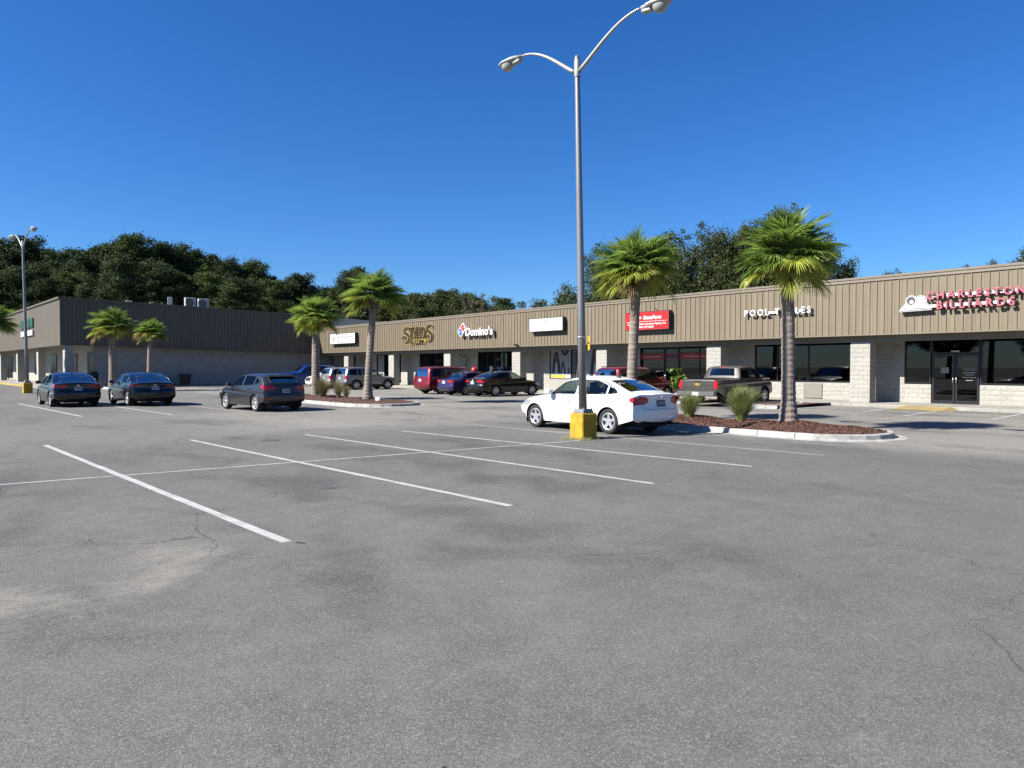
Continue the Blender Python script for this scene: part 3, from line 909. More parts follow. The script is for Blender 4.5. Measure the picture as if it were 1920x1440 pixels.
k = MB(); k.add([(-.06, 3.0, BOT(3) + .04), (-.06, YE, BOT(YE) + .04), (-.78, YE, BOT(YE) + .04), (-.78, 3.0, BOT(3) + .04)], [(0, 1, 2, 3)]); k.build('soffit', M_beam, cb)
k = MB(); k.add([(-.04, .06, 3.62), (-.04, YE, 3.2), (-.04, YE, TOP(YE) - .15), (-.04, .06, TOP(0) - .15)], [(0, 1, 2, 3)]); k.build('parapet_backing', M_wallplain, cb)
k = MB(); k.add([(-66, .1, TOP(0) - .5), (-.06, .1, TOP(0) - .5), (-.06, 30, TOP(30) - .35), (-66, 30, TOP(30) - .35)], [(0, 1, 2, 3)]); k.build('roof', M_roof, cb)
# block side wall under the overhang: recessed joints, one mesh of courses
side = MB(); side.box(-.95, -.78, 2.62, YE + 6, 0, 3.5); side.build('wall', M_mortar, cb)
av = []; af = []; z = .02; row = 0
while z < 3.3:
    y = 2.63 - (BW / 2 if row % 2 else 0)
    while y < YE - .02:
        s0, s1 = max(y, 2.63) + .005, min(y + BW, YE) - .005
        if s1 - s0 > .05 and z + BH < BOT(s0) + .05:
            b0 = len(av)
            av += [(-.776, s0, z + .005), (-.776, s1, z + .005), (-.776, s1, z + BH - .005), (-.776, s0, z + BH - .005), (-.765, (s0 + s1) / 2, z + BH / 2)]
            af += [(b0, b0 + 1, b0 + 4), (b0 + 1, b0 + 2, b0 + 4), (b0 + 2, b0 + 3, b0 + 4), (b0 + 3, b0, b0 + 4)]
        y += BW
    z += BH; row += 1
tag(link('block_courses', mesh('block_courses', av, af, M_block), cb), kind='stuff')
# pale upper wall that runs on behind the long row's roof
k = MB(); k.add([(.03, YE, 3.0), (.03, 31, 3.0), (.03, 31, TOP(31)), (.03, YE, TOP(YE) - .02)], [(0, 1, 2, 3)]); k.add([(-.2, YE, 3.0), (-.2, 31, 3.0), (-.2, 31, TOP(31)), (-.2, YE, TOP(YE) - .02)], [(3, 2, 1, 0)])
k.add([(.03, YE, TOP(YE) - .02), (.03, 31, TOP(31)), (-.2, 31, TOP(31)), (-.2, YE, TOP(YE) - .02)], [(0, 1, 2, 3)])
k.build('upper_wall', M_stucco, cb)
# front storefront wall and columns
FY = 2.62
fw = MB(); fw.box(-66, -.78, FY + .05, FY + .25, 0, 3.56)
fw.build('front_wall', M_block, cb)
M_reddoor = pm('red_door', (0.33, 0.03, 0.025), .5, var=(2, .15))
for (a, b2, z0) in [(-1.0, -3.2, .3), (-16.5, -19.5, .3), (-25, -29, .9), (-33, -39, .3), (-45, -51, .3), (-56, -62, .3)]:
    k = MB(); k.box(b2, a, FY - .01, FY + .03, z0, 3.0); o = k.build('window', M_frame, cb)
    n = max(1, int((a - b2) / 1.4)); ww = (a - b2) / n
    for i in range(n):
        MB().box(b2 + i * ww + .05, b2 + (i + 1) * ww - .05, FY - .018, FY - .012, z0 + .06, 2.94).build('pane', pm('front_glass', (.02, .022, .025), .12, spec=.12) if 'front_glass' not in bpy.data.materials else bpy.data.materials['front_glass'], o)
k = MB(); k.box(-8.9, -7.2, FY - .02, FY + .04, .12, 2.9); o = k.build('door', M_reddoor, cb)
MB().box(-8.75, -7.35, FY - .03, FY - .022, 1.6, 2.75).build('pane', bpy.data.materials['front_glass'], o)
for cx in (-.55, -12.6, -24.6, -37.0, -49.5, -62):
    k = MB(); k.box(cx - .45, cx + .45, .36, .96, 0, 3.559)
    o = k.build('column', M_block, cb)
k = MB(); k.box(-66, .3, -1.6, FY + .04, -.05, .13); k.box(-.7, .5, FY + .041, YE, -.05, .10)
o = k.build('walkway', M_concrete, cb)
k = MB(); k.box(-40, -6, -1.64, -1.602, -.03, .135); k.build('yellow_kerb', M_kerbyellow, cb)
MB().box(-.775, -.74, 9.7, 9.76, .1, 3.2).build('downpipe', M_wallplain, cb)

# rooftop machinery on the corner building
M_unit = pm('unit_white', (0.70, 0.70, 0.66), .5, var=(1.5, .1))
M_dark = pm('black_plastic', (0.018, 0.018, 0.018), 0.55, spec=0.4)
def condenser(ly, lx, label, rz, zr):
    ca, sa = math.cos(R_(2)), math.sin(R_(2))
    e = empty('roof_condenser', (-69.75 + lx * ca - ly * sa, 9.95 + lx * sa + ly * ca, zr), rz, label, 'air conditioner', 'air conditioning units on the corner roof')
    k = MB(); k.bbox(-.18, .18, -.47, .47, .35, 1.30, .02); k.build('cabinet', M_unit, e)
    k = MB(); k.lathe([(.02, .183), (.30, .183), (.36, .19), (.38, .181)], 24, 'x', (0, -.08, .85)); k.build('fan_grille', pm('grille', (.16, .16, .155), .6) if 'grille' not in bpy.data.materials else bpy.data.materials['grille'], e)
    k = MB(); k.box(-.15, -.10, -.42, -.37, 0, .349); k.box(.10, .15, -.42, -.37, 0, .349); k.box(-.15, -.10, .37, .42, 0, .349); k.box(.10, .15, .37, .42, 0, .349); k.build('stand', M_steel, e)
    for zz in (.55, .95, 1.15): MB().box(.181, .184, -.40, .40, zz, zz + .012).build('louvre', M_frame, e)
    return e
condenser(9.3, -2.4, 'rearmost white roof air conditioner, mostly hidden at the left of the trio', R_(70), 6.85)
condenser(10.75, -1.4, 'white roof air conditioner with round fan in the middle of the trio', 0, 6.85)
condenser(11.95, -1.4, 'white roof air conditioner with round fan at the right of the trio', 0, 6.83)
e = empty('roof_pipe', (-69.75 - 1.2, 9.95 + 5.6, 7.0), R_(2), 'thin horizontal gas pipe with pale end boxes on the corner roof', 'pipe')
MB().tube([(0, 0, .36), (0, 1.5, .40)], .03, 8).build('pipe', M_steel, e, smooth=True)
MB().bbox(-.15, .15, -.45, .05, .22, .52, .03).build('end_box', M_unit, e)
MB().bbox(-.12, .12, 1.5, 1.75, .16, .48, .03).build('end_box', M_wallplain, e)
for yy in (.4, 1.3): MB().box(-.03, .03, yy - .03, yy + .03, 0, .33).build('bracket', M_steel, e)

# yellow post, bin, planter by the corner building
M_yellow = pm('safety_yellow', (0.72, 0.47, 0.02), 0.6, var=(3, .12), bump=(12, .2))
e = empty('bollard', (-97.0, 7.3, 0.0), 0, 'slim yellow bollard by the yellow kerb of the corner building', 'bollard')
MB().lathe([(.10, 0), (.10, 1.15), (.085, 1.22), (.04, 1.26), (.001, 1.27)], 14).build('post', M_yellow, e, smooth=True)
MB().lathe([(.16, 0), (.16, .02), (.105, .03)], 14).build('base_collar', M_concrete, e)
e = empty('waste_bin', (-69.3, 12.2, .10), R_(2), 'dark round-topped bin beside the corner building wall behind the black sedan', 'bin')
MB().lathe([(.36, 0), (.40, .1), (.42, .9), (.44, .92), (.44, 1.0)], 20).build('barrel', pm('bin_dark', (.035, .037, .04), .6), e, smooth=True)
MB().lathe([(.44, 1.001), (.40, 1.14), (.25, 1.26), (.02, 1.30)], 20).build('lid', M_dark, e, smooth=True)
e = empty('planter', (-69.9, 19.7, .10), R_(2), 'brown planter tub standing against the shaded side wall', 'planter')
MB().lathe([(.38, 0), (.45, .5), (.50, .86), (.52, .88), (.52, .95), (.46, .95), (.44, .85), (.001, .84)], 18).build('tub', pm('tub_brown', (.12, .085, .06), .8, var=(3, .2)), e, smooth=True)
MB().lathe([(.43, .851), (.2, .9), (.001, .92)], 14).build('soil', M_mulch, e)
# ------------------------------------------------------------------ shop signs on the fascia
M_signwhite = pm('sign_white', (0.86, 0.86, 0.84), 0.35, var=(2, .03))
M_signcase = pm('sign_case', (0.045, 0.04, 0.04), 0.5)
M_signred = pm('sign_red', (0.72, 0.022, 0.022), 0.35)
M_ink = pm('sign_ink', (0.06, 0.065, 0.075), 0.6)
M_inkgrey = pm('sign_ink_grey', (0.30, 0.30, 0.31), 0.6)
M_gold = pm('sign_gold', (0.50, 0.36, 0.06), 0.45)
M_black = pm('sign_black', (0.02, 0.016, 0.012), 0.5)
M_blue = pm('sign_blue', (0.02, 0.16, 0.48), 0.4)
M_dred = pm('logo_red', (0.62, 0.02, 0.045), 0.4)
M_pink = pm('letter_pink', (0.56, 0.14, 0.18), 0.5)
M_magenta = pm('letter_return', (0.30, 0.03, 0.10), 0.5)
M_green = pm('letter_green', (0.008, 0.11, 0.06), 0.5)

def box_sign(name, label, x0, x1, z0, z1, dep, face, case):
    e = empty(name, (x0, F_Y - .036, z0), 0, label, 'sign')
    w, h = x1 - x0, z1 - z0
    MB().bbox(0, w, -dep + .012, -.001, 0, h, .012).build('case', case, e)
    MB().box(.03, w - .03, -dep + .006, -dep + .0118, .03, h - .03).build('face', face, e)
    t = MB()
    t.box(0, w, -dep - .002, -dep + .0115, 0, .03); t.box(0, w, -dep - .002, -dep + .0115, h - .03, h)
    t.box(0, .03, -dep - .002, -dep + .0115, .03, h - .03); t.box(w - .03, w, -dep - .002, -dep + .0115, .03, h - .03)
    t.build('rim', case, e)
    return e, w, h, -dep + .005

# pawn shop
e, w, h, fy = box_sign('box_sign', 'white pawn shop box sign with grey lettering and antlered buck emblem', -66.35, -61.2, 3.92, 4.92, .32, M_signwhite, M_signcase)
put_text('lettering', 'BIG BUCKS PAWN', 1.65, fy - .002, .52, e, .30, .006, M_inkgrey, fit=3.1, bold=.006)
put_text('lettering', 'GOLD, TOOLS & MORE', 1.65, fy - .002, .26, e, .20, .006, M_inkgrey, fit=3.0, bold=.002)
MB().box(1.6, 4.85, fy - .006, fy, .86, .89).build('rule', M_ink, e); MB().box(1.6, 4.85, fy - .006, fy, .11, .14).build('rule', M_ink, e)
k = MB()
for s_ in (-1, 1):
    cx = .78
    def rib(pts, r):
        for a, b2 in zip(pts[:-1], pts[1:]):
            d = Vector((b2[0] - a[0], b2[1] - a[1])); n_ = Vector((-d.y, d.x)).normalized() * r
            k.add([(cx + s_ * (a[0] + n_.x), fy - .004, a[1] + n_.y), (cx + s_ * (b2[0] + n_.x), fy - .004, b2[1] + n_.y), (cx + s_ * (b2[0] - n_.x), fy - .004, b2[1] - n_.y), (cx + s_ * (a[0] - n_.x), fy - .004, a[1] - n_.y)], [(0, 1, 2, 3)])
    rib([(.06, .48), (.22, .54), (.36, .66), (.38, .80)], .022); rib([(.22, .54), (.20, .72)], .02); rib([(.32, .62), (.46, .70)], .018)
    rib([(.05, .20), (.12, .36), (.09, .48), (0, .50)], .03); rib([(.12, .44), (.24, .42)], .03)
k.build('buck_emblem', M_ink, e)

# STYLOS: thick-thin strokes, black on a gold backing
def ribbon(k, pts, ws, y0, y1, grow=0.0):
    """stroke with varying width, extruded between y0 and y1, in the x-z plane"""
    P = [Vector(p) for p in pts]
    Lf = []; Rt = []
    for i, p in enumerate(P):
        t = (P[min(i + 1, len(P) - 1)] - P[max(i - 1, 0)]).normalized()
        n_ = Vector((-t.y, t.x)) * (ws[i] / 2 + grow)
        q = p + (t * grow if i == len(P) - 1 else (-t * grow if i == 0 else Vector((0, 0))))
        Lf.append(q + n_); Rt.append(q - n_)
    for i in range(len(P) - 1):
        k.prism([(Lf[i].x, Lf[i].y), (Lf[i + 1].x, Lf[i + 1].y), (Rt[i + 1].x, Rt[i + 1].y), (Rt[i].x, Rt[i].y)], 'y', y0, y1)
def smooth_pts(pts, ws, n=5):
    out = []; wo = []
    P = [pts[0]] + list(pts) + [pts[-1]]; W_ = [ws[0]] + list(ws) + [ws[-1]]
    for i in range(1, len(P) - 2):
        for j in range(n):
            t = j / n
            f = lambda a, b2, c, d: .5 * (2 * b2 + (c - a) * t + (2 * a - 5 * b2 + 4 * c - d) * t * t + (3 * b2 - a - 3 * c + d) * t ** 3)
            out.append((f(P[i - 1][0], P[i][0], P[i + 1][0], P[i + 2][0]), f(P[i - 1][1], P[i][1], P[i + 1][1], P[i + 2][1])))
            wo.append(W_[i] * (1 - t) + W_[i + 1] * t)
    out.append(pts[-1]); wo.append(ws[-1])
    return out, wo
S_SHAPE = ([(.90, .86), (.86, .98), (.70, 1.06), (.42, 1.04), (.24, .86), (.30, .66), (.56, .52), (.80, .34), (.80, .10), (.58, -.08), (.26, -.10), (.04, .06), (.02, .26), (.18, .38), (.32, .28), (.26, .18)],
           [.05, .09, .06, .07, .13, .19, .22, .20, .13, .07, .06, .07, .07, .06, .06, .08])
sty = empty('letter_sign', (-53.25, F_Y - .036, 3.50), 0, 'black and gold ornate STYLOS PELUQUERIA lettering on the fascia', 'sign')
def glyph(strokes, x, z, sx, sz, name='letter'):
    for (grow, y0, y1, m_) in ((.045, -.05, -.002, M_gold), (0.0, -.085, -.051, M_black)):
        k = MB()
        for pts, ws in strokes:
            ribbon(k, [(x + p[0] * sx, z + p[1] * sz) for p in pts], [w_ * (sx + sz) / 2 for w_ in ws], y0, y1, grow)
        k.build(name if m_ is M_black else 'letter_backing', m_, sty)
sp = smooth_pts(*S_SHAPE)
glyph([sp], 0.02, .42, 1.22, 1.02)
glyph([sp], 3.52, .42, 1.12, 1.10)
ST = .20
glyph([([(.5, 0), (.5, .92)], [ST, ST]), ([(.05, .93), (.95, .93)], [.08, .08]), ([(.07, .95), (.07, .74)], [.10, .02]), ([(.93, .95), (.93, .74)], [.10, .02]), ([(.30, .02), (.70, .02)], [.06, .06])], 1.02, .62, .72, .86)
glyph([([(.12, .92), (.52, .42)], [.20, .20]), ([(.90, .92), (.52, .42)], [.08, .08]), ([(.52, .46), (.52, 0)], [ST, ST]), ([(-.06, .94), (.34, .94)], [.06, .06]), ([(.72, .94), (1.06, .94)], [.06, .06]), ([(.34, .02), (.72, .02)], [.06, .06])], 1.58, .60, .74, .88)
glyph([([(.25, 0), (.25, .92)], [ST, ST]), ([(.06, .94), (.46, .94)], [.06, .06]), ([(.10, .03), (.86, .03)], [.08, .08]), ([(.86, .02), (.90, .26)], [.10, .02])], 2.18, .60, .70, .88)
oo = [(.5 + .36 * math.cos(a), .46 + .46 * math.sin(a)) for a in [i * math.pi / 10 for i in range(21)]]
ow = [.10 + .12 * abs(math.cos(i * math.pi / 10)) for i in range(21)]
glyph([(oo, ow)], 2.72, .60, .84, .90)
MB().prism([(1.05, .05), (3.42, .10), (3.50, .12), (3.50, .50), (1.00, .46), (1.0, .10)], 'y', -.04, -.002).build('letter_backing', M_gold, sty)
put_letters('PELUQUERIA', 1.10, 3.40, -.055, .12, sty, .46, .03, M_black, bold=.012)

# Domino's: channel letters and tilted tile
dom = empty('letter_sign', (-45.0, F_Y - .036, 3.9), 0, "white Domino's channel letters with tilted red and blue tile logo", 'sign')
put_letters("Domino's", 1.0, 4.25, -.20, .14, dom, .80, .16, M_signwhite, bold=.03)
def diamond(cx, cz, r, y0, y1, m_, name='logo_tile'):
    return MB().prism([(cx - r * .62, cz - .06 * r), (cx + .04, cz - r), (cx + r * .62, cz + .06 * r), (cx - .04, cz + r)], 'y', y0, y1).build(name, m_, dom)
k = MB(); k.prism([(-.02, .42), (.40, .02), (.98, .62), (.98, .72), (.70, 1.12), (.62, 1.12), (0.0, .56)], 'y', -.26, -.002); k.build('logo_case', M_signwhite, dom)
MB().prism([(.05, .46), (.39, .10), (.64, .42), (.30, .76)], 'y', -.266, -.261).build('logo_tile', M_blue, dom)
MB().prism([(.35, .80), (.68, .46), (.92, .68), (.66, 1.05)], 'y', -.266, -.261).build('logo_tile', M_dred, dom)
for (cx, cz) in [(.24, .43), (.44, .44), (.65, .75)]:
    MB().prism([(cx + .055 * math.cos(a), cz + .055 * math.sin(a)) for a in [i * math.pi / 6 for i in range(12)]], 'y', -.271, -.267).build('logo_dot', M_signwhite, dom)

# blank white box sign with a little star
e, w, h, fy = box_sign('box_sign', 'nearly blank white box sign with a small red star behind the light pole', -36.78, -33.55, 4.04, 4.92, .30, M_signwhite, M_signcase)
star = [(1.66 + (.11 if i % 2 == 0 else .045) * math.sin(i * math.pi / 5), .68 + (.11 if i % 2 == 0 else .045) * math.cos(i * math.pi / 5)) for i in range(10)]
MB().prism(star, 'y', fy - .004, fy).build('star', pm('faded_red', (.62, .20, .20), .6), e)
M_faint = pm('faded_grey', (.55, .56, .58), .6)
MB().prism([(1.26 + .05 * math.cos(i), .76 + .05 * math.sin(i)) for i in range(6)], 'y', fy - .004, fy).build('mark', M_inkgrey, e)
for (x, z, w_) in [(.35, .62, .7), (.35, .56, .6), (2.25, .62, .6), (2.25, .56, .55), (2.45, .78, .5)]: MB().box(x, x + w_, fy - .004, fy, z, z + .02).build('faint_line', M_faint, e)

# red insurance sign
e, w, h, fy = box_sign('box_sign', 'red State Farm insurance box sign partly behind the left near palm trunk', -28.34, -25.2, 3.80, 4.84, .30, M_signred, M_signcase)
put_text('lettering', 'StateFarm', 1.98, fy - .003, .60, e, .30, .006, M_white, fit=1.30, bold=.012, shear=.2, align='CENTER')
for i in range(3):
    k = MB(); k.prism([(.75 + .18 * i + .11 * math.cos(a), .70 + .07 * math.sin(a) * (1 if i != 1 else -1)) for a in [j * math.pi / 8 for j in range(16)]], 'y', fy - .004 - .001 * i, fy); k.build('oval_emblem', M_white if i != 1 else M_signred, e)
MB().box(.12, w - .14, fy - .005, fy, .47, .495).build('rule', M_white, e)
put_text('lettering', 'Tam', .16, fy - .003, .30, e, .15, .006, M_white, fit=.26, bold=.006)
put_text('lettering', 'chison Insurance Agency, Inc', w - .2, fy - .003, .30, e, .15, .006, M_white, fit=1.95, bold=.006, align='RIGHT')
put_text('lettering', '843-797-5650', w / 2, fy - .003, .12, e, .15, .006, M_white, fit=1.05, bold=.006, align='CENTER')
k = MB(); k.tube([(1.82, .12, h + .0), (1.82, .05, h + .14), (1.98, -.02, h + .17), (2.12, -.04, h + .02)], .018, 6); k.build('conduit', M_frame, e, smooth=True)

# POOL TABLES
pt = empty('letter_sign', (-20.62, F_Y - .036, 4.22), 0, 'white POOL TABLES channel letters beside the palm trunk', 'sign')
put_letters('POOL TABLES', 0, 3.46, -.13, .02, pt, .42, .09, M_signwhite, bold=.010)
MB().box(1.12, 1.75, -.065, -.002, .08, .20).build('raceway', M_signwhite, pt); MB().box(2.45, 3.0, -.065, -.002, .10, .20).build('raceway', M_signwhite, pt)

# CHARLESTON BILLIARDS
cbs = empty('letter_sign', (-13.2, F_Y - .036, 4.02), 0, 'pink CHARLESTON BILLIARDS letters with white billiard ball logo', 'sign')
def pink(s_, x0, x1, z):
    for o in put_letters(s_, x0, x1, -.215, z, cbs, .42, .04, M_pink, bold=.010): pass
    for o in put_letters(s_, x0, x1, -.16, z, cbs, .42, .06, M_magenta, bold=.014, name='letter_return'): pass
pink('CHARLESTON', 1.05, 4.48, .46)
pink('BILLIARDS', 1.42, 4.14, .05)
MB().box(1.2, 4.3, -.10, -.002, .54, .66).build('raceway', M_signwhite, cbs)
MB().box(1.0, 3.95, -.105, -.003, .13, .25).build('raceway', M_signwhite, cbs)
def blob(k, grow, y0, y1):
    pts = []
    for a in range(200, 20, -18): pts.append((.44 + (.20 + grow) * math.cos(R_(a)), .44 + (.20 + grow) * math.sin(R_(a))))
    for a in range(130, -30, -18): pts.append((.80 + (.22 + grow) * math.cos(R_(a)), .40 + (.22 + grow) * math.sin(R_(a))))
    pts += [(1.18 + grow, .12), (1.20 + grow, .06 - grow), (.02 - grow, .03 - grow), (.0 - grow, .09)]
    k.prism(pts[::-1], 'y', y0, y1)
k = MB(); blob(k, .03, -.20, -.002); k.build('logo_case', M_signwhite, cbs)
k = MB(); blob(k, .006, -.206, -.201); k.build('logo_outline', M_ink, cbs)
k = MB(); blob(k, -.018, -.210, -.207); k.build('logo_face', M_signwhite, cbs)
def disc(cx, cz, r, y, m_, name):
    MB().prism([(cx + r * math.cos(i * math.pi / 10), cz + r * math.sin(i * math.pi / 10)) for i in range(20)], 'y', y - .003, y).build(name, m_, cbs)
disc(.44, .44, .165, -.2105, M_ink, 'ball'); disc(.46, .40, .085, -.214, M_signwhite, 'ball_spot'); disc(.46, .40, .022, -.218, M_ink, 'ball_number')
disc(.80, .40, .15, -.2105, pm('cue_ball', (.80, .74, .66), .4), 'ball'); disc(.80, .38, .03, -.214, pm('cue_mark', (.55, .32, .22), .5), 'ball_number')
MB().box(.16, 1.02, -.2135, -.2105, .10, .125).build('logo_line', M_ink, cbs)

# green sign on the corner building
e = empty('letter_sign', (-84.0, 9.95 - 14.2 * math.sin(R_(2)) - .04, 4.7), R_(2), 'green letters over a white strip on the corner building front', 'sign')
for xx, ww in ((-4.2, 1.6), (-2.3, 1.3), (-.7, 1.5), (1.1, 1.4)):
    MB().bbox(xx, xx + ww, -.10, -.002, .75, 1.65, .03).build('letter', M_green, e)
MB().box(-4.0, 2.6, -.12, -.002, 0, .5).build('strip', M_signwhite, e)

# posters and banners on the glass
def poster(x0, x1, z0, z1, label, cat='poster', y=WALL_Y + .056, m=None, name='window_poster'):
    e = empty(name, (x0, y, z0), 0, label, cat)
    MB().box(0, x1 - x0, -.003, 0, 0, z1 - z0).build('sheet', m or M_poster, e)
    return e, x1 - x0, z1 - z0
M_poster = pm('poster_pale', (0.40, 0.45, 0.50), 0.5, var=(1.5, .12))
M_hair = pm('print_hair', (0.022, 0.018, 0.018), 0.6); M_skin = pm('print_skin', (0.26, 0.13, 0.08), 0.6); M_gown = pm('print_gown', (0.58, 0.60, 0.62), 0.6)
M_navy = pm('print_navy', (0.025, 0.03, 0.12), 0.5); M_yprint = pm('print_yellow', (0.80, 0.56, 0.04), 0.5)
def shape(e, name, pts, layer, m_): MB().prism(pts, 'y', -.003 - .002 * layer, -.0031 - .002 * (layer - 1)).build(name, m_, e)
def ell(cx, cz, rx, rz, n=16, a0=0, a1=360): return [(cx + rx * math.cos(R_(a0 + (a1 - a0) * i / n)), cz + rz * math.sin(R_(a0 + (a1 - a0) * i / n))) for i in range(n if a1 - a0 >= 360 else n + 1)]
def model(e, cx, z0, s_):
    shape(e, 'print_hair', [(cx + s_ * p[0], z0 + s_ * p[1]) for p in [(-.52, .10), (-.40, .05), (-.30, .12), (.28, .10), (.42, .0), (.50, .12), (.52, .75), (.34, 1.35), (.26, 1.75), (.14, 1.92), (-.06, 1.95), (-.22, 1.85), (-.30, 1.55), (-.42, .95)]], 1, M_hair)
    shape(e, 'print_gown', [(cx + s_ * p[0], z0 + s_ * p[1]) for p in [(-.20, 0), (.22, 0), (.16, .55), (.13, 1.0), (-.10, 1.0), (-.15, .5)]], 2, M_gown)
    shape(e, 'print_skin', [(cx + s_ * p[0], z0 + s_ * p[1]) for p in [(-.12, .98), (.14, .98), (.09, 1.30), (-.05, 1.30)]], 3, M_skin)
    shape(e, 'print_face', [(cx + s_ * p[0], z0 + s_ * p[1]) for p in ell(.01, 1.52, .145, .22)], 4, M_skin)
e, w, h = poster(-37.23, -35.24, SILL - .03, 2.92, 'pale hair poster with long-haired woman, navy half disc and yellow strip')
model(e, .56, .28, .78); model(e, 1.22, .26, .46)
shape(e, 'print_disc', ell(1.42, h - .02, .38, .42, 18, 180, 360), 1, M_navy); shape(e, 'print_mark', ell(1.42, h - .18, .05, .09), 2, M_gown)
shape(e, 'yellow_strip', [(.02, .02), (1.45, .02), (1.45, .22), (.02, .22)], 1, M_yprint); shape(e, 'white_strip', [(1.46, .02), (1.96, .02), (1.96, .22), (1.46, .22)], 1, M_white)
for z_ in (1.30, 1.20): shape(e, 'print_text', [(1.1, z_), (1.9, z_), (1.9, z_ + .035), (1.1, z_ + .035)], 1, M_inkgrey)
shape(e, 'print_bottle', [(1.70, .30), (1.84, .30), (1.84, .62), (1.79, .72), (1.75, .72), (1.70, .62)], 1, M_navy)
e, w, h = poster(-35.15, -34.6, SILL - .03, 2.92, 'narrow black price-list poster behind the light pole', m=M_black)
for i in range(14): shape(e, 'print_text', [(.08, .30 + i * .10), (.30 + .17 * ((i * 7) % 3) / 2, .30 + i * .10), (.30 + .17 * ((i * 7) % 3) / 2, .34 + i * .10), (.08, .34 + i * .10)], 1, M_inkgrey)
shape(e, 'print_text', [(.06, 1.75), (.48, 1.75), (.48, 1.80), (.06, 1.80)], 1, M_gown)
e, w, h = poster(-34.5, -31.66, SILL - .03, 2.92, 'pale hair poster with a second long-haired woman right of the light pole')
model(e, 1.55, .05, 1.0)
M_banner = pm('banner_red', (0.50, 0.03, 0.04), .6)
for i, (a, b2, lab) in enumerate([(-29.12, -27.42, 'red window banner left of the insurance door'), (-27.28, -26.40, 'short red banner over the insurance shop door'), (-26.26, -23.68, 'red window banner right of the insurance door')]):
    z0 = 2.16
    e, w, h = poster(a, b2, z0, z0 + .34, lab, 'banner', y=WALL_Y + .056 if i != 1 else WALL_Y + .056, m=M_banner, name='window_banner')
    if i != 1:
        k = MB(); rr = random.Random(i); xx = w * .14
        while xx < w * .86: ww = rr.uniform(.03, .09); k.box(xx, xx + ww, -.0055, -.0035, .14, .19); xx += ww + .025
        k.build('line_of_text', M_white, e)
# pizza shop and other window papers
tag(flat(-44.1, -43.75, 1.30, 1.78, WALL_Y + .05, 'window_sticker', M_paper), 'pale round-cornered sticker on the pizza shop window', 'sticker')
tag(flat(-43.1, -42.75, 1.35, 1.75, WALL_Y + .06, 'door_sticker', pm('sticker_blue', (.03, .10, .36), .5)), 'small blue sticker on the pizza shop door', 'sticker')
tag(flat(-43.85, -43.65, .95, 1.30, WALL_Y + .05, 'window_sticker', pm('sticker_red', (.45, .03, .03), .5)), 'small red sticker low on the pizza shop window', 'sticker')
tag(flat(-41.75, -41.25, .9, 1.45, WALL_Y + .05, 'window_sticker', M_greyprint), 'grey flyer on the pizza shop window right of its door', 'sticker')
e, w, h = poster(-58.5, -57.1, .6, 2.85, 'tall pawn shop window poster with red foot and pale figures', m=M_black)
shape(e, 'print_red', [(.05, .05), (1.35, .05), (1.35, .45), (.9, .6), (.05, .4)], 1, M_dred); shape(e, 'print_figure', ell(.6, 1.0, .32, .42), 2, M_greyprint); shape(e, 'print_text', [(.2, 1.55), (1.2, 1.55), (1.2, 1.72), (.2, 1.72)], 1, M_white); shape(e, 'print_red', [(.9, 1.9), (1.3, 1.85), (1.3, 2.2), (.9, 2.2)], 2, M_dred)
e, w, h = poster(-61.2, -60.1, .9, 2.8, 'pale pawn shop window poster behind the leaning palm', m=M_greyprint)
e = empty('hanging_banner', (-57.75, WALL_Y - .03, .80), 0, 'narrow vertical black and teal banner on the wall left of the barber shop', 'banner')
MB().box(0, .55, -.02, .0, 0, 2.15).build('sheet', M_black, e)
MB().box(.06, .49, -.024, -.021, .10, 1.0).build('print_panel', pm('teal', (.16, .34, .42), .6), e); MB().box(.06, .49, -.024, -.021, 1.35, 1.95).build('print_panel', M_greyprint, e)
e = empty('barber_pole', (-47.05, WALL_Y - .2, 1.35), 0, 'small wall barber pole beside the column left of the pizza shop', 'barber pole')
MB().lathe([(.001, 0), (.10, .02), (.12, .10), (.09, .14)], 14).build('base_cap', M_steel, e, smooth=True)
MB().lathe([(.09, .141), (.09, .95)], 14).build('striped_tube', pm('stripe', (.55, .55, .62), .3, var=(6, .4)), e, smooth=True)
MB().lathe([(.09, .951), (.12, 1.0), (.10, 1.08), (.001, 1.16)], 14).build('top_cap', M_steel, e, smooth=True)
MB().box(-.03, .03, .05, .19, .45, .55).build('bracket', M_frame, e)

# ramp, security lights on the fascia edge
e = empty('kerb_ramp', (-11.85, 31.9, 0), 0, 'worn yellow kerb ramp in front of the billiards doors', 'ramp')
k = MB(); k.add([(-.95, -.004, SW_Z), (.80, -.004, SW_Z), (.80, -1.15, .012), (-.95, -1.15, .012), (-.95, -.004, 0), (.80, -.004, 0), (1.05, -.9, .0), (1.05, -.004, .0), (-1.15, -.9, 0.0), (-1.15, -.004, 0.0)],
                [(3, 2, 1, 0), (2, 6, 7, 1), (8, 3, 0, 9), (7, 5, 1), (4, 9, 0)])
k.build('slope', pm('ramp_yellow', (0.46, 0.35, 0.14), .85, var=(2.5, .3), bump=(40, .3)), e)
for xx in (-38.35,):
    e = empty('security_light', (xx, F_Y - .04, 3.14), 0, 'small dark twin security light on the fascia edge right of the pizza sign', 'light')
    MB().bbox(-.07, .07, -.06, -.001, -.02, .14, .02).build('bracket', M_frame, e)
    for s_ in (-1, 1): MB().lathe([(.001, 0), (.06, .01), (.07, .10), (.05, .12)], 10, 'y', (s_ * .12, -.20, .10)).build('lamp_head', M_frame, e)
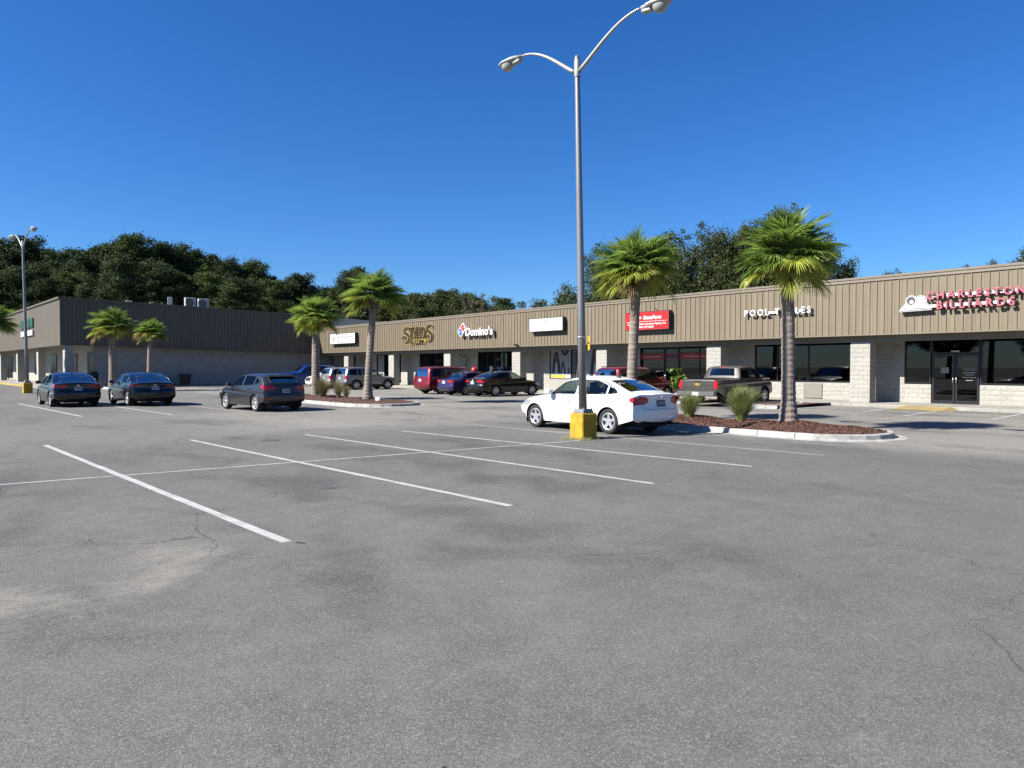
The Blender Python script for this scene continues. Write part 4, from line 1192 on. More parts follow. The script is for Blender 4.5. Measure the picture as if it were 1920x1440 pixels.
# ------------------------------------------------------------------ vehicles
M_tyre = pm('tyre_rubber', (0.022, 0.021, 0.020), 0.85, var=(20, .2))
M_rim = pm('alloy', (0.55, 0.55, 0.56), 0.32, metal=0.75)
M_rimdark = pm('alloy_dark', (0.10, 0.10, 0.105), 0.4, metal=0.5)
M_disc = pm('brake_disc', (0.05, 0.05, 0.05), 0.5, metal=0.4)
M_under = pm('underbody', (0.012, 0.012, 0.012), 0.9)
M_trimblk = pm('trim_black', (0.016, 0.016, 0.017), 0.5, spec=.4)
M_chrome = pm('chrome', (0.72, 0.72, 0.72), 0.12, metal=1.0)
M_tail = pm('tail_lens', (0.62, 0.010, 0.014), 0.2, coat=.3)
M_taildark = pm('tail_lens_dark', (0.16, 0.006, 0.010), 0.12, coat=.6)
M_lens = pm('clear_lens', (0.50, 0.52, 0.55), 0.12, metal=.3, coat=.8)
M_plate = pm('plate', (0.55, 0.60, 0.63), 0.5)
M_plateink = pm('plate_ink', (0.10, 0.15, 0.25), 0.6)
M_seat = pm('seat_dark', (0.045, 0.043, 0.042), 0.85)
M_seat_tan = pm('seat_tan', (0.32, 0.27, 0.21), 0.8)
M_carglass = glassmat('car_glass', (0.42, 0.50, 0.47), refl=0.72, base=0.02)
M_privglass = glassmat('privacy_glass', (0.07, 0.08, 0.085), refl=0.42, base=0.01)

def catmull(P, step):
    P = np.array(P, float)
    out = []
    n = len(P)
    for i in range(n - 1):
        p0 = P[max(i - 1, 0)]; p1 = P[i]; p2 = P[i + 1]; p3 = P[min(i + 2, n - 1)]
        # tangents limited by the shorter neighbour so that corners stay tight
        d1 = np.linalg.norm(p2[:2] - p1[:2])
        m1 = (p2 - p0) / max(np.linalg.norm((p2 - p0)[:2]), 1e-9) * min(d1, np.linalg.norm((p1 - p0)[:2]) if i > 0 else d1) if i > 0 else (p2 - p1)
        m2 = (p3 - p1) / max(np.linalg.norm((p3 - p1)[:2]), 1e-9) * min(d1, np.linalg.norm((p3 - p2)[:2]) if i < n - 2 else d1) if i < n - 2 else (p2 - p1)
        k = max(1, int(round(d1 / step)))
        for j in range(k):
            t = j / k
            h = ((2 * t ** 3 - 3 * t ** 2 + 1) * p1 + (t ** 3 - 2 * t ** 2 + t) * m1 + (-2 * t ** 3 + 3 * t ** 2) * p2 + (t ** 3 - t ** 2) * m2)
            out.append(h)
    out.append(P[-1])
    return np.array(out)

def in_poly(px, pz, poly):
    poly = np.asarray(poly, float)
    ins = np.zeros(px.shape, bool)
    n = len(poly)
    for i in range(n):
        x1, z1 = poly[i]; x2, z2 = poly[(i + 1) % n]
        c = ((z1 > pz) != (z2 > pz)) & (px < (x2 - x1) * (pz - z1) / (z2 - z1 + 1e-12) + x1)
        ins ^= c
    return ins

def nearest_on(poly, q):
    best = None; bd = 1e9
    n = len(poly)
    for i in range(n):
        a = np.array(poly[i], float); b = np.array(poly[(i + 1) % n], float)
        d = b - a; t = np.clip(np.dot(q - a, d) / max(np.dot(d, d), 1e-12), 0, 1)
        p = a + d * t; dd = np.sum((p - q) ** 2)
        if dd < bd: bd = dd; best = p
    return best

def round_poly(pts, r=0.05, n=4):
    """round the corners of a polygon"""
    out = []
    m = len(pts)
    for i in range(m):
        p = np.array(pts[i], float); a = np.array(pts[i - 1], float); b = np.array(pts[(i + 1) % m], float)
        la, lb = np.linalg.norm(a - p), np.linalg.norm(b - p)
        k = min(r, la * .45, lb * .45)
        p0 = p + (a - p) / la * k; p1 = p + (b - p) / lb * k
        for j in range(n + 1):
            t = j / n
            out.append((1 - t) ** 2 * p0 + 2 * t * (1 - t) * p + t * t * p1)
    return [tuple(q) for q in out]

_wheel = {}
def wheel_meshes(R, w, style):
    key = (R, w, style)
    if key in _wheel: return _wheel[key]
    rr = R * (0.68 if style != 'steel' else .62)
    t = MB(); h = w / 2
    t.lathe([(rr, -h * .82), (rr + .02, -h * .95), (R * .90, -h), (R * .97, -h * .86), (R, -h * .6), (R, h * .6), (R * .97, h * .86), (R * .90, h), (rr + .02, h * .95), (rr, h * .82)], 40, 'y', close=True)
    tm = t.mesh('tyre', M_tyre, True)
    r_ = MB()
    r_.lathe([(rr, -h * .80), (rr + .004, h * .86), (rr - .012, h * .90), (rr - .030, h * .80), (rr - .035, -h * .7)], 40, 'y')
    nsp = {'five': 5, 'ten': 10, 'seven': 7, 'six': 6, 'twin': 5}[style]
    def spoke(a, w0, w1, y0=.70, y1=.82):
        r0, r1 = rr * .16, rr - .025
        ca, sa = math.cos(a), math.sin(a)
        def P(r, s_, y): return (r * ca - s_ * sa, y * h, r * sa + s_ * ca)
        r_.add([P(r0, -w0, y0), P(r0, w0, y0), P(r1, w1, y1), P(r1, -w1, y1), P(r0, -w0 * 1.2, y0 - .35), P(r0, w0 * 1.2, y0 - .35), P(r1, w1 * 1.2, y1 - .35), P(r1, -w1 * 1.2, y1 - .35)],
               [(0, 1, 2, 3), (0, 3, 7, 4), (1, 5, 6, 2), (3, 2, 6, 7), (4, 5, 1, 0)])
    for i in range(nsp):
        a = math.pi / 2 + 2 * math.pi * i / nsp
        if style == 'twin':
            spoke(a - .17, .018, .020); spoke(a + .17, .018, .020)
        else:
            spoke(a, {'five': .045, 'ten': .018, 'seven': .026, 'six': .034}[style], {'five': .032, 'ten': .014, 'seven': .020, 'six': .026}[style])
    r_.lathe([(.001, h * .78), (rr * .16, h * .76), (rr * .19, h * .70), (rr * .20, h * .35)], 20, 'y')
    rm = r_.mesh('rim', M_rim, False); rmd = r_.mesh('rim', M_rimdark, False)
    d = MB(); d.lathe([(.001, h * .18), (rr - .03, h * .16), (rr - .03, 0)], 28, 'y')
    dm = d.mesh('brake_disc', M_disc, False)
    _wheel[key] = (tm, rm, rmd, dm)
    return _wheel[key]

def paint(name, col, metal=.35, rough=.32):
    m, nt, b = newmat(name)
    col = tuple(c * (ALBEDO if max(col) < .7 else .8) for c in col)
    b.inputs['Base Color'].default_value = (*col, 1); b.inputs['Metallic'].default_value = metal; b.inputs['Roughness'].default_value = rough
    b.inputs['Coat Weight'].default_value = 0.7; b.inputs['Coat Roughness'].default_value = .03; b.inputs['Specular IOR Level'].default_value = 0.25
    n = nt.nodes.new('ShaderNodeTexNoise'); n.inputs['Scale'].default_value = 2.5; n.inputs['Detail'].default_value = 6
    tc = nt.nodes.new('ShaderNodeTexCoord'); nt.links.new(tc.outputs['Object'], n.inputs['Vector'])
    r = nt.nodes.new('ShaderNodeMapRange'); r.inputs['To Min'].default_value = rough - .06; r.inputs['To Max'].default_value = rough + .12
    nt.links.new(n.outputs['Fac'], r.inputs['Value']); nt.links.new(r.outputs['Result'], b.inputs['Roughness'])
    return m

class Car:
    def __init__(s, sp):
        s.sp = sp
        st = sp.get('step', .04)
        O = catmull([(p[0], p[1], p[2]) for p in sp['outline']], st)
        s.S = O[:, :2]; s.c = np.clip(O[:, 2], 0, 1)
        d = np.gradient(s.S, axis=0); L = np.linalg.norm(d, axis=1, keepdims=True); t = d / L
        # soften normals so that offset edges do not cross
        nin = np.stack([t[:, 1], -t[:, 0]], 1)
        ker = np.ones(5) / 5
        nin = np.stack([np.convolve(np.pad(nin[:, k], 2, 'edge'), ker, 'valid') for k in (0, 1)], 1)
        nin /= np.linalg.norm(nin, axis=1, keepdims=True)
        s.nin = nin
        s.arc = np.concatenate([[0], np.cumsum(np.linalg.norm(np.diff(s.S, axis=0), axis=1))])
        s.r = sp.get('edge', .045)
        s.E = s.S + nin * (s.c + s.r)[:, None]
        s.Ye = s.yside(s.E[:, 0], s.E[:, 1])
    def yside(s, x, z):
        sp = s.sp; W = sp['W']
        xr, xf = sp['xr'], sp['xf']
        fr = np.clip((x - (xf - 1.0)) / 1.0, 0, 1.2); re = np.clip(((xr + .8) - x) / .8, 0, 1.2)
        Wp = W * (1 - sp.get('tf', .10) * fr ** 2 - sp.get('tr', .06) * re ** 2)
        zb = sp['belt'][0] + sp['belt'][1] * x
        zm = .56
        lo = np.clip((zm - z) / zm, 0, 1); hi = np.clip((z - zm) / (zb - zm), 0, 1)
        y = Wp * (1 - .075 * lo ** 2 - .045 * hi ** 2)
        # crease along the flank
        zc = sp.get('crease', .80) + .03 * x
        y = y + .010 * np.exp(-((z - zc) / .035) ** 2) - .008 * np.exp(-((z - (zc - .10)) / .06) ** 2)
        up = np.clip(z - zb, 0, 2)
        tmb = sp.get('tumble', .38)
        y = y - tmb * (np.sqrt(up ** 2 + .03 ** 2) - .03) - .10 * up ** 2
        return y
    def Pband(s, u, f):
        """point on the lengthwise band at arc length u, lateral fraction f in -1..1"""
        g_ = lambda a: np.interp(u, s.arc, a)
        off = g_(s.c) * f ** 2 + s.r * np.abs(f) ** 8
        x = g_(s.S[:, 0]) + g_(s.nin[:, 0]) * off; z = g_(s.S[:, 1]) + g_(s.nin[:, 1]) * off
        return np.stack([x, f * g_(s.Ye), z], -1)
    def u_at_z(s, z):       # rear face
        k = np.argmax(s.S[:, 1]); seg = s.S[:k, 1]; i0 = 0
        # first crossing from below
        for i in range(i0, len(seg) - 1):
            if seg[i] <= z <= seg[i + 1] or seg[i] >= z >= seg[i + 1] and seg[i] != seg[i + 1]:
                t = (z - seg[i]) / (seg[i + 1] - seg[i] + 1e-9); return s.arc[i] + t * (s.arc[i + 1] - s.arc[i])
        return s.arc[k]
    def u_at_zf(s, z):      # front face
        n = len(s.S)
        for i in range(n - 1, 0, -1):
            a, b = s.S[i, 1], s.S[i - 1, 1]
            if a <= z <= b: 
                t = (z - a) / (b - a + 1e-9); return s.arc[i] + t * (s.arc[i - 1] - s.arc[i])
        return s.arc[-1]
    def u_at_x(s, x):       # top side
        k0 = np.argmin(s.S[:, 0]); k1 = np.argmax(s.S[:, 0])
        xs = s.S[k0:k1 + 1, 0]; 
        xs = np.maximum.accumulate(xs + np.arange(len(xs)) * 1e-9)
        return np.interp(x, xs, s.arc[k0:k1 + 1])
    def ye_at(s, u): return np.interp(u, s.arc, s.Ye)

def sheet_mesh(P, mask):
    """verts grid P (n,m,3), face mask (n-1,m-1) -> verts, faces"""
    n, m = P.shape[:2]
    idx = np.arange(n * m).reshape(n, m)
    q = np.stack([idx[:-1, :-1], idx[1:, :-1], idx[1:, 1:], idx[:-1, 1:]], -1)[mask]
    used = np.unique(q)
    mp = -np.ones(n * m, int); mp[used] = np.arange(len(used))
    return P.reshape(-1, 3)[used], mp[q]

def make_car(name, sp, loc, rz, label, paint_m, cat='car', group='parked vehicles'):
    car = Car(sp)
    root = empty(name, (loc[0], loc[1], 0), rz, label, cat, group)
    step = sp.get('step', .04)
    # --- parameter grids
    nf = int(2 * sp['W'] / step)
    f = np.linspace(-1, 1, nf + 1); f = np.sign(f) * (1 - (1 - np.abs(f)) ** 1.15)
    UB, FB = np.meshgrid(car.arc, f, indexing='ij')
    # side: columns hang from the outline edge down to the sill
    dS = np.abs(np.diff(car.E, axis=0)); tau = np.concatenate([[0], np.cumsum(dS[:, 0] + .12 * dS[:, 1])]); tau /= tau[-1]
    xl0, xl1 = car.E[0, 0], car.E[-1, 0]
    lowx = xl0 + (xl1 - xl0) * tau
    zsill = sp.get('sill', .22)
    lowz = np.interp(lowx, [xl0, xl0 + .5, 0.4, sp['wb'] - .4, xl1 - .5, xl1], [car.E[0, 1], zsill + .03, zsill, zsill, zsill + .01, car.E[-1, 1]])
    nv = int(1.15 / (step * .8))
    v = np.linspace(0, 1, nv + 1)
    XS = car.E[:, 0][:, None] * (1 - v) + lowx[:, None] * v
    ZS = car.E[:, 1][:, None] * (1 - v) + lowz[:, None] * v
    # --- regions
    regs = sp['regions'](car)
    wb, Rw = sp['wb'], sp['R']
    Ra = sp.get('arch', Rw + .055)
    for ax in (0, wb):
        circ = [(ax + Ra * math.cos(a), Rw + .0 + Ra * math.sin(a)) for a in np.linspace(0, 2 * math.pi, 48, endpoint=False)]
        regs.append(dict(sheet='side', poly=circ, part=None))
    # --- side sheets
    def do_sheet(A, B, plist, wscale, edge_lock):
        """classify faces of a grid with params A,B; returns region index per face and snapped params"""
        ca = (A[:-1, :-1] + A[1:, :-1] + A[1:, 1:] + A[:-1, 1:]) / 4; cb_ = (B[:-1, :-1] + B[1:, :-1] + B[1:, 1:] + B[:-1, 1:]) / 4
        reg = -np.ones(ca.shape, int)
        for i, pl in plist: reg[in_poly(ca, cb_, pl)] = i
        A2, B2 = A.copy(), B.copy()
        n, m = A.shape
        big = np.full((n + 1, m + 1), -9); big[1:-1, 1:-1] = reg
        c4 = np.stack([big[:-1, :-1], big[1:, :-1], big[1:, 1:], big[:-1, 1:]], -1)
        for i, pl in plist:
            has = (c4 == i).any(-1); oth = ((c4 != i) & (c4 != -9)).any(-1)
            bd = has & oth
            for a, b in np.argwhere(bd):
                if edge_lock(a, b): continue
                q = nearest_on(pl, np.array([A[a, b], B[a, b]])); A2[a, b], B2[a, b] = q
        return reg, A2, B2
    body_v = []; body_f = []; off = 0
    def add_body(V, F):
        nonlocal off
        body_v.append(V); body_f.append(F + off); off += len(V)
    sidel = [(i, r['poly']) for i, r in enumerate(regs) if r['sheet'] == 'side']
    reg, XS2, ZS2 = do_sheet(XS, ZS, sidel, 1, lambda a, b: b == 0)
    YS = car.yside(XS2, ZS2)
    collect = {}
    def grid_normals(P):
        du = np.gradient(P, axis=0); dv = np.gradient(P, axis=1)
        n_ = np.cross(du, dv); return n_ / np.maximum(np.linalg.norm(n_, axis=2, keepdims=True), 1e-9)
    for sd in (1, -1):
        P = np.stack([XS2, YS * sd, ZS2], -1)
        N = grid_normals(P); N *= np.sign(N[:, :, 1:2] * sd + 1e-9)
        V, F = sheet_mesh(P, reg == -1)
        add_body(V, F if sd == 1 else F[:, ::-1])
        for i, r in enumerate(regs):
            if r['sheet'] != 'side' or r['part'] is None: continue
            if not (reg == i).any(): continue
            V, F = sheet_mesh(P + N * r.get('off', -.005), reg == i)
            collect.setdefault((r['part'], r.get('key', i), sd), []).append((V, F if sd == 1 else F[:, ::-1], r))
    # --- band
    yb = lambda u, y: np.clip(y / max(float(car.ye_at(u)), .05), -1.3, 1.3)
    bandl = []
    for r in list(regs):
        if r['sheet'] != 'band': continue
        if r.get('mirror', True):
            r2 = dict(r); r2['poly'] = [(u, -ff) for u, ff in r['poly']]; r2['sd'] = -1; r['sd'] = 1
            regs.append(r2)
    for i, r in enumerate(regs):
        if r['sheet'] == 'band': bandl.append((i, r['poly']))
    reg, UB2, FB2 = do_sheet(UB, FB, bandl, 1, lambda a, b: b == 0 or b == nf)
    P = car.Pband(UB2, FB2)
    N = grid_normals(P)
    ctr = np.array([sp['wb'] / 2, 0, .7]); sg = np.sign(np.sum(N * (P - ctr), -1, keepdims=True)); N = N * np.where(sg == 0, 1, sg)
    V, F = sheet_mesh(P, reg == -1)
    add_body(V, F[:, ::-1])
    for i, r in enumerate(regs):
        if r['sheet'] != 'band' or r['part'] is None or not (reg == i).any(): continue
        V, F = sheet_mesh(P + N * r.get('off', -.005), reg == i)
        collect.setdefault((r['part'], r.get('key', i), r.get('sd', 0)), []).append((V, F[:, ::-1], r))
    V = np.concatenate(body_v); F = np.concatenate(body_f)
    me = mesh('body', V, F, paint_m, smooth=True)
    bm = bmesh.new(); bm.from_mesh(me); bmesh.ops.remove_doubles(bm, verts=bm.verts, dist=.0008); bmesh.ops.recalc_face_normals(bm, faces=bm.faces); bm.to_mesh(me); bm.free()
    body = link('body', me, root)
    for (pn, key, sd), lst in collect.items():
        vs = []; fs = []; o_ = 0
        for V, F, r in lst: vs.append(V); fs.append(F + o_); o_ += len(V)
        m_ = lst[0][2]['m']
        if m_ is None: m_ = paint_m
        link(pn, mesh(pn, np.concatenate(vs), np.concatenate(fs), m_, smooth=True), root)
    # --- outlines around glass and thin panel gaps
    trim = MB()
    for r in regs:
        if r.get('trim'):
            pl = r['poly']
            if r['sheet'] == 'side':
                for sd in (1, -1):
                    pts = [(p[0], float(car.yside(np.array(p[0]), np.array(p[1]))) * sd, p[1]) for p in pl]
                    trim.tube(pts + [pts[0]], r['trim'], 5, cap=False)
            else:
                pts = [tuple(car.Pband(np.array(p[0]), np.array(p[1]))) for p in pl]
                trim.tube(pts + [pts[0]], r['trim'], 5, cap=False)
    if trim.v: trim.build('window_trim', sp.get('trim_m', M_trimblk), root, smooth=True)
    gap = MB()
    for kind, pts in sp.get('gaps', lambda c: [])(car):
        pts = [tuple(np.array(a) * (1 - t) + np.array(b) * t) for a, b in zip(pts[:-1], pts[1:]) for t in np.linspace(0, 1, 12, endpoint=False)] + [pts[-1]]
        if kind == 'side':
            for sd in (1, -1):
                gap.tube([(p[0], float(car.yside(np.array(p[0]), np.array(p[1]))) * sd - .0012 * sd, p[1]) for p in pts], .0042, 4, cap=False)
        else:
            gap.tube([tuple(car.Pband(np.array(p[0]), np.array(p[1]))) for p in pts], .0045, 4, cap=False)
    if gap.v: gap.build('panel_gap', M_under, root)
    # --- wheel wells and floor
    well = MB()
    for ax in (0, wb):
        for sd in (1, -1):
            yo = float(car.yside(np.array(ax), np.array(Rw + Ra * .7))) - .012
            arcp = [(ax + (Ra + .004) * math.cos(a), Rw + (Ra + .004) * math.sin(a)) for a in np.linspace(-.5, math.pi + .5, 26)]
            vs = []; fs = []
            for (x, z) in arcp: vs += [(x, sd * yo * .995, z), (x, sd * (yo - .36), z)]
            for i in range(len(arcp) - 1): fs.append((2 * i, 2 * i + 1, 2 * i + 3, 2 * i + 2))
            well.add(vs, fs)
            well.add([(x, sd * (yo - .36), z) for x, z in arcp], [tuple(range(len(arcp)))])
    Wd = sp['W']
    well.box(sp['xr'] + .25, sp['xf'] - .3, -Wd + .42, Wd - .42, zsill - .02, zsill + .18)
    well.box(Ra + .02, wb - Ra - .02, -Wd + .13, Wd - .13, zsill, zsill + .06)
    well.box(sp['xr'] + .22, -Ra - .02, -Wd + .25, Wd - .25, zsill + .04, zsill + .2)
    well.box(wb + Ra + .02, sp['xf'] - .28, -Wd + .25, Wd - .25, zsill + .02, zsill + .16)
    well.build('underbody', M_under, root)
    ex = MB(); ex.lathe([(.028, -.10), (.032, .06), (.026, .06), (.024, -.1)], 12, 'x', (sp['xr'] + .16, -Wd * .55, .27)); ex.build('exhaust_pipe', M_chrome, root, smooth=True)
    # --- arch lips
    lip = MB()
    for ax in (0, wb):
        for sd in (1, -1):
            pts = []
            for a in np.linspace(-.35, math.pi + .35, 30):
                x, z = ax + (Ra + .004) * math.cos(a), Rw + (Ra + .004) * math.sin(a)
                if z < zsill + .01: continue
                pts.append((x, sd * (float(car.yside(np.array(x), np.array(z))) + .002), z))
            lip.tube(pts, sp.get('lip', .014), 6)
    lip.build('arch_lip', sp.get('lip_m') or paint_m, root, smooth=True)
    # --- wheels
    tm, rm, rmd, dm = wheel_meshes(Rw, sp.get('tw', .215), sp['wheel'])
    for ax in (0, wb):
        for sd in (1, -1):
            w = empty('wheel', (ax, sd * (sp.get('track', sp['W'] - .125)), Rw), 0 if sd == 1 else math.pi)
            w.parent = root
            link('tyre', tm, w); link('rim', rmd if sp.get('darkrim') else rm, w); link('brake_disc', dm, w)
    # --- cabin
    cab = MB(); sx = sp.get('seat_x', (0.15, 1.15)); zs_ = sp.get('seat_z', .52)
    cab.box(sp.get('cab', (-.45, 2.3))[0], sp.get('cab', (-.45, 2.3))[1], -Wd + .16, Wd - .16, zs_ - .16, zs_ - .10)
    cab.bbox(sp.get('cab', (-.45, 2.3))[1] - .38, sp.get('cab', (-.45, 2.3))[1] + .02, -Wd + .18, Wd - .18, zs_ - .09, sp['belt'][0] + sp['belt'][1] * 2.0 - .02, .06)
    for k_, x in enumerate(sx):
        for yy in ((-.37, .37)):
            cab.bbox(x + .08, x + .58, yy - .25, yy + .25, zs_ - .09, zs_ + .10, .05)
            cab.add([(x - .06 + dx, yy + dy, zs_ + .101 + dz) for dx, dy, dz in [(0, -.24, 0), (.14, -.24, 0), (.14, .24, 0), (0, .24, 0), (-.14, -.19, .56), (-.04, -.19, .56), (-.04, .19, .56), (-.14, .19, .56)]], [(0, 3, 2, 1), (4, 5, 6, 7), (0, 1, 5, 4), (1, 2, 6, 5), (2, 3, 7, 6), (3, 0, 4, 7)])
            cab.bbox(x - .22, x - .12, yy - .13, yy + .13, zs_ + .64, zs_ + .79, .03)
    cab.build('seats', sp.get('seat_m', M_seat), root)
    sw_ = MB(); sw_.lathe([(.17, -.012), (.185, 0), (.17, .012)], 20, 'x', (sx[-1] + .82, .37, zs_ + .32)); sw_.build('steering_wheel', M_trimblk, root, smooth=True)
    # --- mirrors
    mx, mz = sp['mirror']
    for sd in (1, -1):
        y0 = float(car.yside(np.array(mx), np.array(mz)))
        k = MB(); k.bbox(mx - .09, mx + .10, sd * (y0 + .15) - .095, sd * (y0 + .15) + .095, mz - .035, mz + .115, .035); k.build('mirror', sp.get('mirror_m') or paint_m, root, smooth=False)
        k = MB(); k.box(mx - .03, mx + .05, min(sd * (y0 - .04), sd * (y0 + .07)), max(sd * (y0 - .04), sd * (y0 + .07)), mz - .02, mz + .02); k.build('mirror_arm', M_trimblk, root)
    # --- handles
    for hx, hz in sp.get('handles', []):
        for sd in (1, -1):
            y0 = float(car.yside(np.array(hx), np.array(hz)))
            k = MB(); k.bbox(hx - .095, hx + .095, sd * (y0 + .018) - .014, sd * (y0 + .018) + .014, hz - .016, hz + .016, .008); k.build('door_handle', sp.get('handle_m') or paint_m, root)
    # --- rear plate, badge, fin
    if 'plate' in sp:
        pz, w_, h_ = sp['plate']
        p0 = car.Pband(np.array(car.u_at_z(pz - h_ / 2)), np.array(0.)); p1 = car.Pband(np.array(car.u_at_z(pz + h_ / 2)), np.array(0.))
        k = MB(); ang = math.atan2(p1[0] - p0[0], p1[2] - p0[2])
        o = k.box(-.012, 0, -w_ / 2, w_ / 2, -h_ / 2, h_ / 2).build('license_plate', sp.get('plate_m', M_plate), root, loc=((p0[0] + p1[0]) / 2 - .004, 0, pz), rot=(0, ang, 0))
        k = MB()
        for i in range(6): k.box(-.0145, -.0125, w_ * (.36 - .14 * i) - .03, w_ * (.36 - .14 * i), -.03, .035)
        k.build('plate_number', sp.get('ink_m', M_plateink), o)
    for (bz, yy, w_, h_, m_) in sp.get('badges', []):
        u = car.u_at_z(bz); p0 = car.Pband(np.array(u), np.array(yb(u, yy)))
        k = MB(); k.lathe([(.001, -.010), (.8, -.010), (1.0, -.004), (1.0, .006)], 16, 'x'); k.build('badge', m_, root, loc=(p0[0] - .001, p0[1], bz), scale=(1, w_ / 2, h_ / 2))
    if sp.get('fin'):
        fx = sp['fin']; p0 = car.Pband(np.array(car.u_at_x(fx)), np.array(0.))
        k = MB(); k.add([(-.09, 0, .065), (-.10, -.022, 0), (-.10, .022, 0), (.11, 0, 0), (-.05, 0, .065)], [(0, 1, 2), (0, 2, 3, 4), (0, 4, 3, 1), (1, 3, 2)]); k.build('antenna_fin', sp.get('fin_m') or M_trimblk, root, loc=(p0[0], 0, p0[2] - .006))
    return root, car

# ---- region helpers
def band_quad(car, a, b, ya0, ya1, yb0, yb1, mode='x'):
    """polygon on the band between outline positions a and b; half widths in metres (inner, outer) at a and at b"""
    U = {'x': car.u_at_x, 'z': car.u_at_z, 'f': car.u_at_zf}[mode]
    ua, ub = U(a), U(b)
    fa, fb = float(car.ye_at(ua)), float(car.ye_at(ub))
    return [(ua, ya0 / fa), (ua, ya1 / fa), (ub, yb1 / fb), (ub, yb0 / fb)]

def screen(car, xa, xb, wa, wb_, part, m):
    """windscreen or rear window: symmetric rounded quad between outline x positions"""
    ua, ub = car.u_at_x(xa), car.u_at_x(xb)
    fa, fb = wa / float(car.ye_at(ua)), wb_ / float(car.ye_at(ub))
    pl = round_poly([(ua, -fa), (ua, fa), (ub, fb), (ub, -fb)], .06)
    return dict(sheet='band', poly=pl, part=part, m=m, off=-.004, mirror=False, trim=.009, key=part)

def sidewin(poly, m, r=.05, trim=.010):
    return dict(sheet='side', poly=round_poly(poly, r), part='side_window', m=m, off=-.006, trim=trim)
# ---- body types ---------------------------------------------------------------
short_ends = lambda o: [((x if -.5 < x < 2.8 else (2.8 + (x - 2.8) * .90 if x > 2.8 else -.5 + (x + .5) * .92)), z, c) for x, z, c in o]
def spec_sedan(short=False, **k):
    """three-box saloon (x from the rear axle, front towards +x)"""
    def regions(car):
        G = k.get('glass', M_carglass)
        rg = [screen(car, -.52, .20, .60, .52, 'rear_window', G), screen(car, 1.66, 2.40, .55, .68, 'windshield', M_carglass),
              sidewin([(2.13, .985), (1.20, 1.00), (1.17, 1.37), (1.52, 1.345), (1.70, 1.28)], M_carglass),
              sidewin([(1.09, 1.00), (.10, 1.02), (.08, 1.30), (.40, 1.36), (1.07, 1.385)], G),
              sidewin([(.03, 1.025), (-.30, 1.055), (-.24, 1.12), (.01, 1.265)], G, .03)]
        tl = k['tail']
        rg.append(dict(sheet='band', poly=[(car.u_at_z(z), y / float(car.ye_at(car.u_at_z(z)))) for z, y in tl['rear']], part='taillight', m=tl.get('m', M_tail), off=.006, key='tl'))
        rg.append(dict(sheet='side', poly=tl['side'], part='taillight', m=tl.get('m', M_tail), off=.006, key='tl'))
        hl = k.get('head', {'front': [(.62, .42), (.62, .95), (.76, .95), (.72, .42)], 'side': [(3.0, .66), (3.0, .78), (3.8, .78), (3.8, .60)]})
        rg.append(dict(sheet='band', poly=[(car.u_at_zf(z), y / float(car.ye_at(car.u_at_zf(z)))) for z, y in hl['front']], part='headlight', m=M_lens, off=.004, key='hl'))
        rg.append(dict(sheet='side', poly=hl['side'], part='headlight', m=M_lens, off=.004, key='hl'))
        u0, u1 = car.u_at_zf(.36), car.u_at_zf(.58)
        rg.append(dict(sheet='band', poly=[(u0, -.62), (u0, .62), (u1, .5), (u1, -.5)], part='grille', m=M_trimblk, off=-.01, mirror=False, key='grille'))
        if k.get('valance'):
            u0, u1 = 0.0, car.u_at_z(k['valance'])
            rg.append(dict(sheet='band', poly=[(u0, -.82), (u0, .82), (u1, .70), (u1, -.70)], part='bumper_valance', m=M_trimblk, off=.003, mirror=False, key='val'))
        if k.get('reflect'):
            z = k['reflect']
            ua, ub = car.u_at_z(z), car.u_at_z(z + .035)
            rg.append(dict(sheet='band', poly=[(ua, .62), (ua, .86), (ub, .86), (ub, .62)], part='reflector', m=M_tail, off=.003, key='rf'))
        return rg
    def gaps(car):
        g_ = [('side', [(1.14, 1.37), (1.14, 1.0), (1.13, .7), (1.10, .30)]), ('side', [(2.16, .98), (2.26, .80), (2.22, .50), (2.12, .30)]),
              ('side', [(.06, 1.02), (.22, .85), (.36, .66), (.40, .45), (.42, .28)]), ('side', [(.42, .275), (2.10, .275)])]
        um, ub = car.u_at_z(.985), car.u_at_z(k.get('lid', .66))
        g_ += [('band', [(car.u_at_x(-.6), .80), (um, .86), (ub, .66), (ub, 0), (ub, -.66), (um, -.86), (car.u_at_x(-.6), -.80)])]
        g_ += [('band', [(car.u_at_x(2.45), .80), (car.u_at_x(3.2), .84), (car.u_at_x(3.55), .80)]), ('band', [(car.u_at_x(2.45), -.80), (car.u_at_x(3.2), -.84), (car.u_at_x(3.55), -.80)])]
        return g_
    sp = dict(outline=[(-.93, .27, .10), (-1.05, .35, .12), (-1.10, .50, .13), (-1.09, .66, .13), (-1.045, .76, .12), (-1.035, .90, .12), (-1.055, .995, .11), (-1.03, 1.045, .09), (-.90, 1.065, .05), (-.56, 1.10, .035),
                       (-.10, 1.285, .05), (.28, 1.405, .045), (.70, 1.472, .035), (1.10, 1.485, .035), (1.45, 1.455, .04), (1.72, 1.385, .06), (2.12, 1.165, .09), (2.44, 1.005, .09), (2.62, .965, .05),
                       (3.10, .905, .05), (3.45, .815, .09), (3.66, .71, .16), (3.755, .58, .24), (3.77, .44, .26), (3.73, .30, .25), (3.60, .205, .22)],
              W=.915, xr=-1.10, xf=3.77, wb=2.80, R=.325, belt=(.965, .012), regions=regions, gaps=gaps, wheel='five', mirror=(2.08, 1.0), handles=[(.42, .83), (1.45, .82)], plate=(.80, .31, .16), fin=.45, cab=(-.4, 2.3))
    if short: sp.update(outline=short_ends(sp['outline']), xr=-1.05, xf=3.673, W=.90)
    sp.update({q: w for q, w in k.items() if q not in ('tail', 'head', 'glass', 'valance', 'reflect', 'lid')})
    return sp

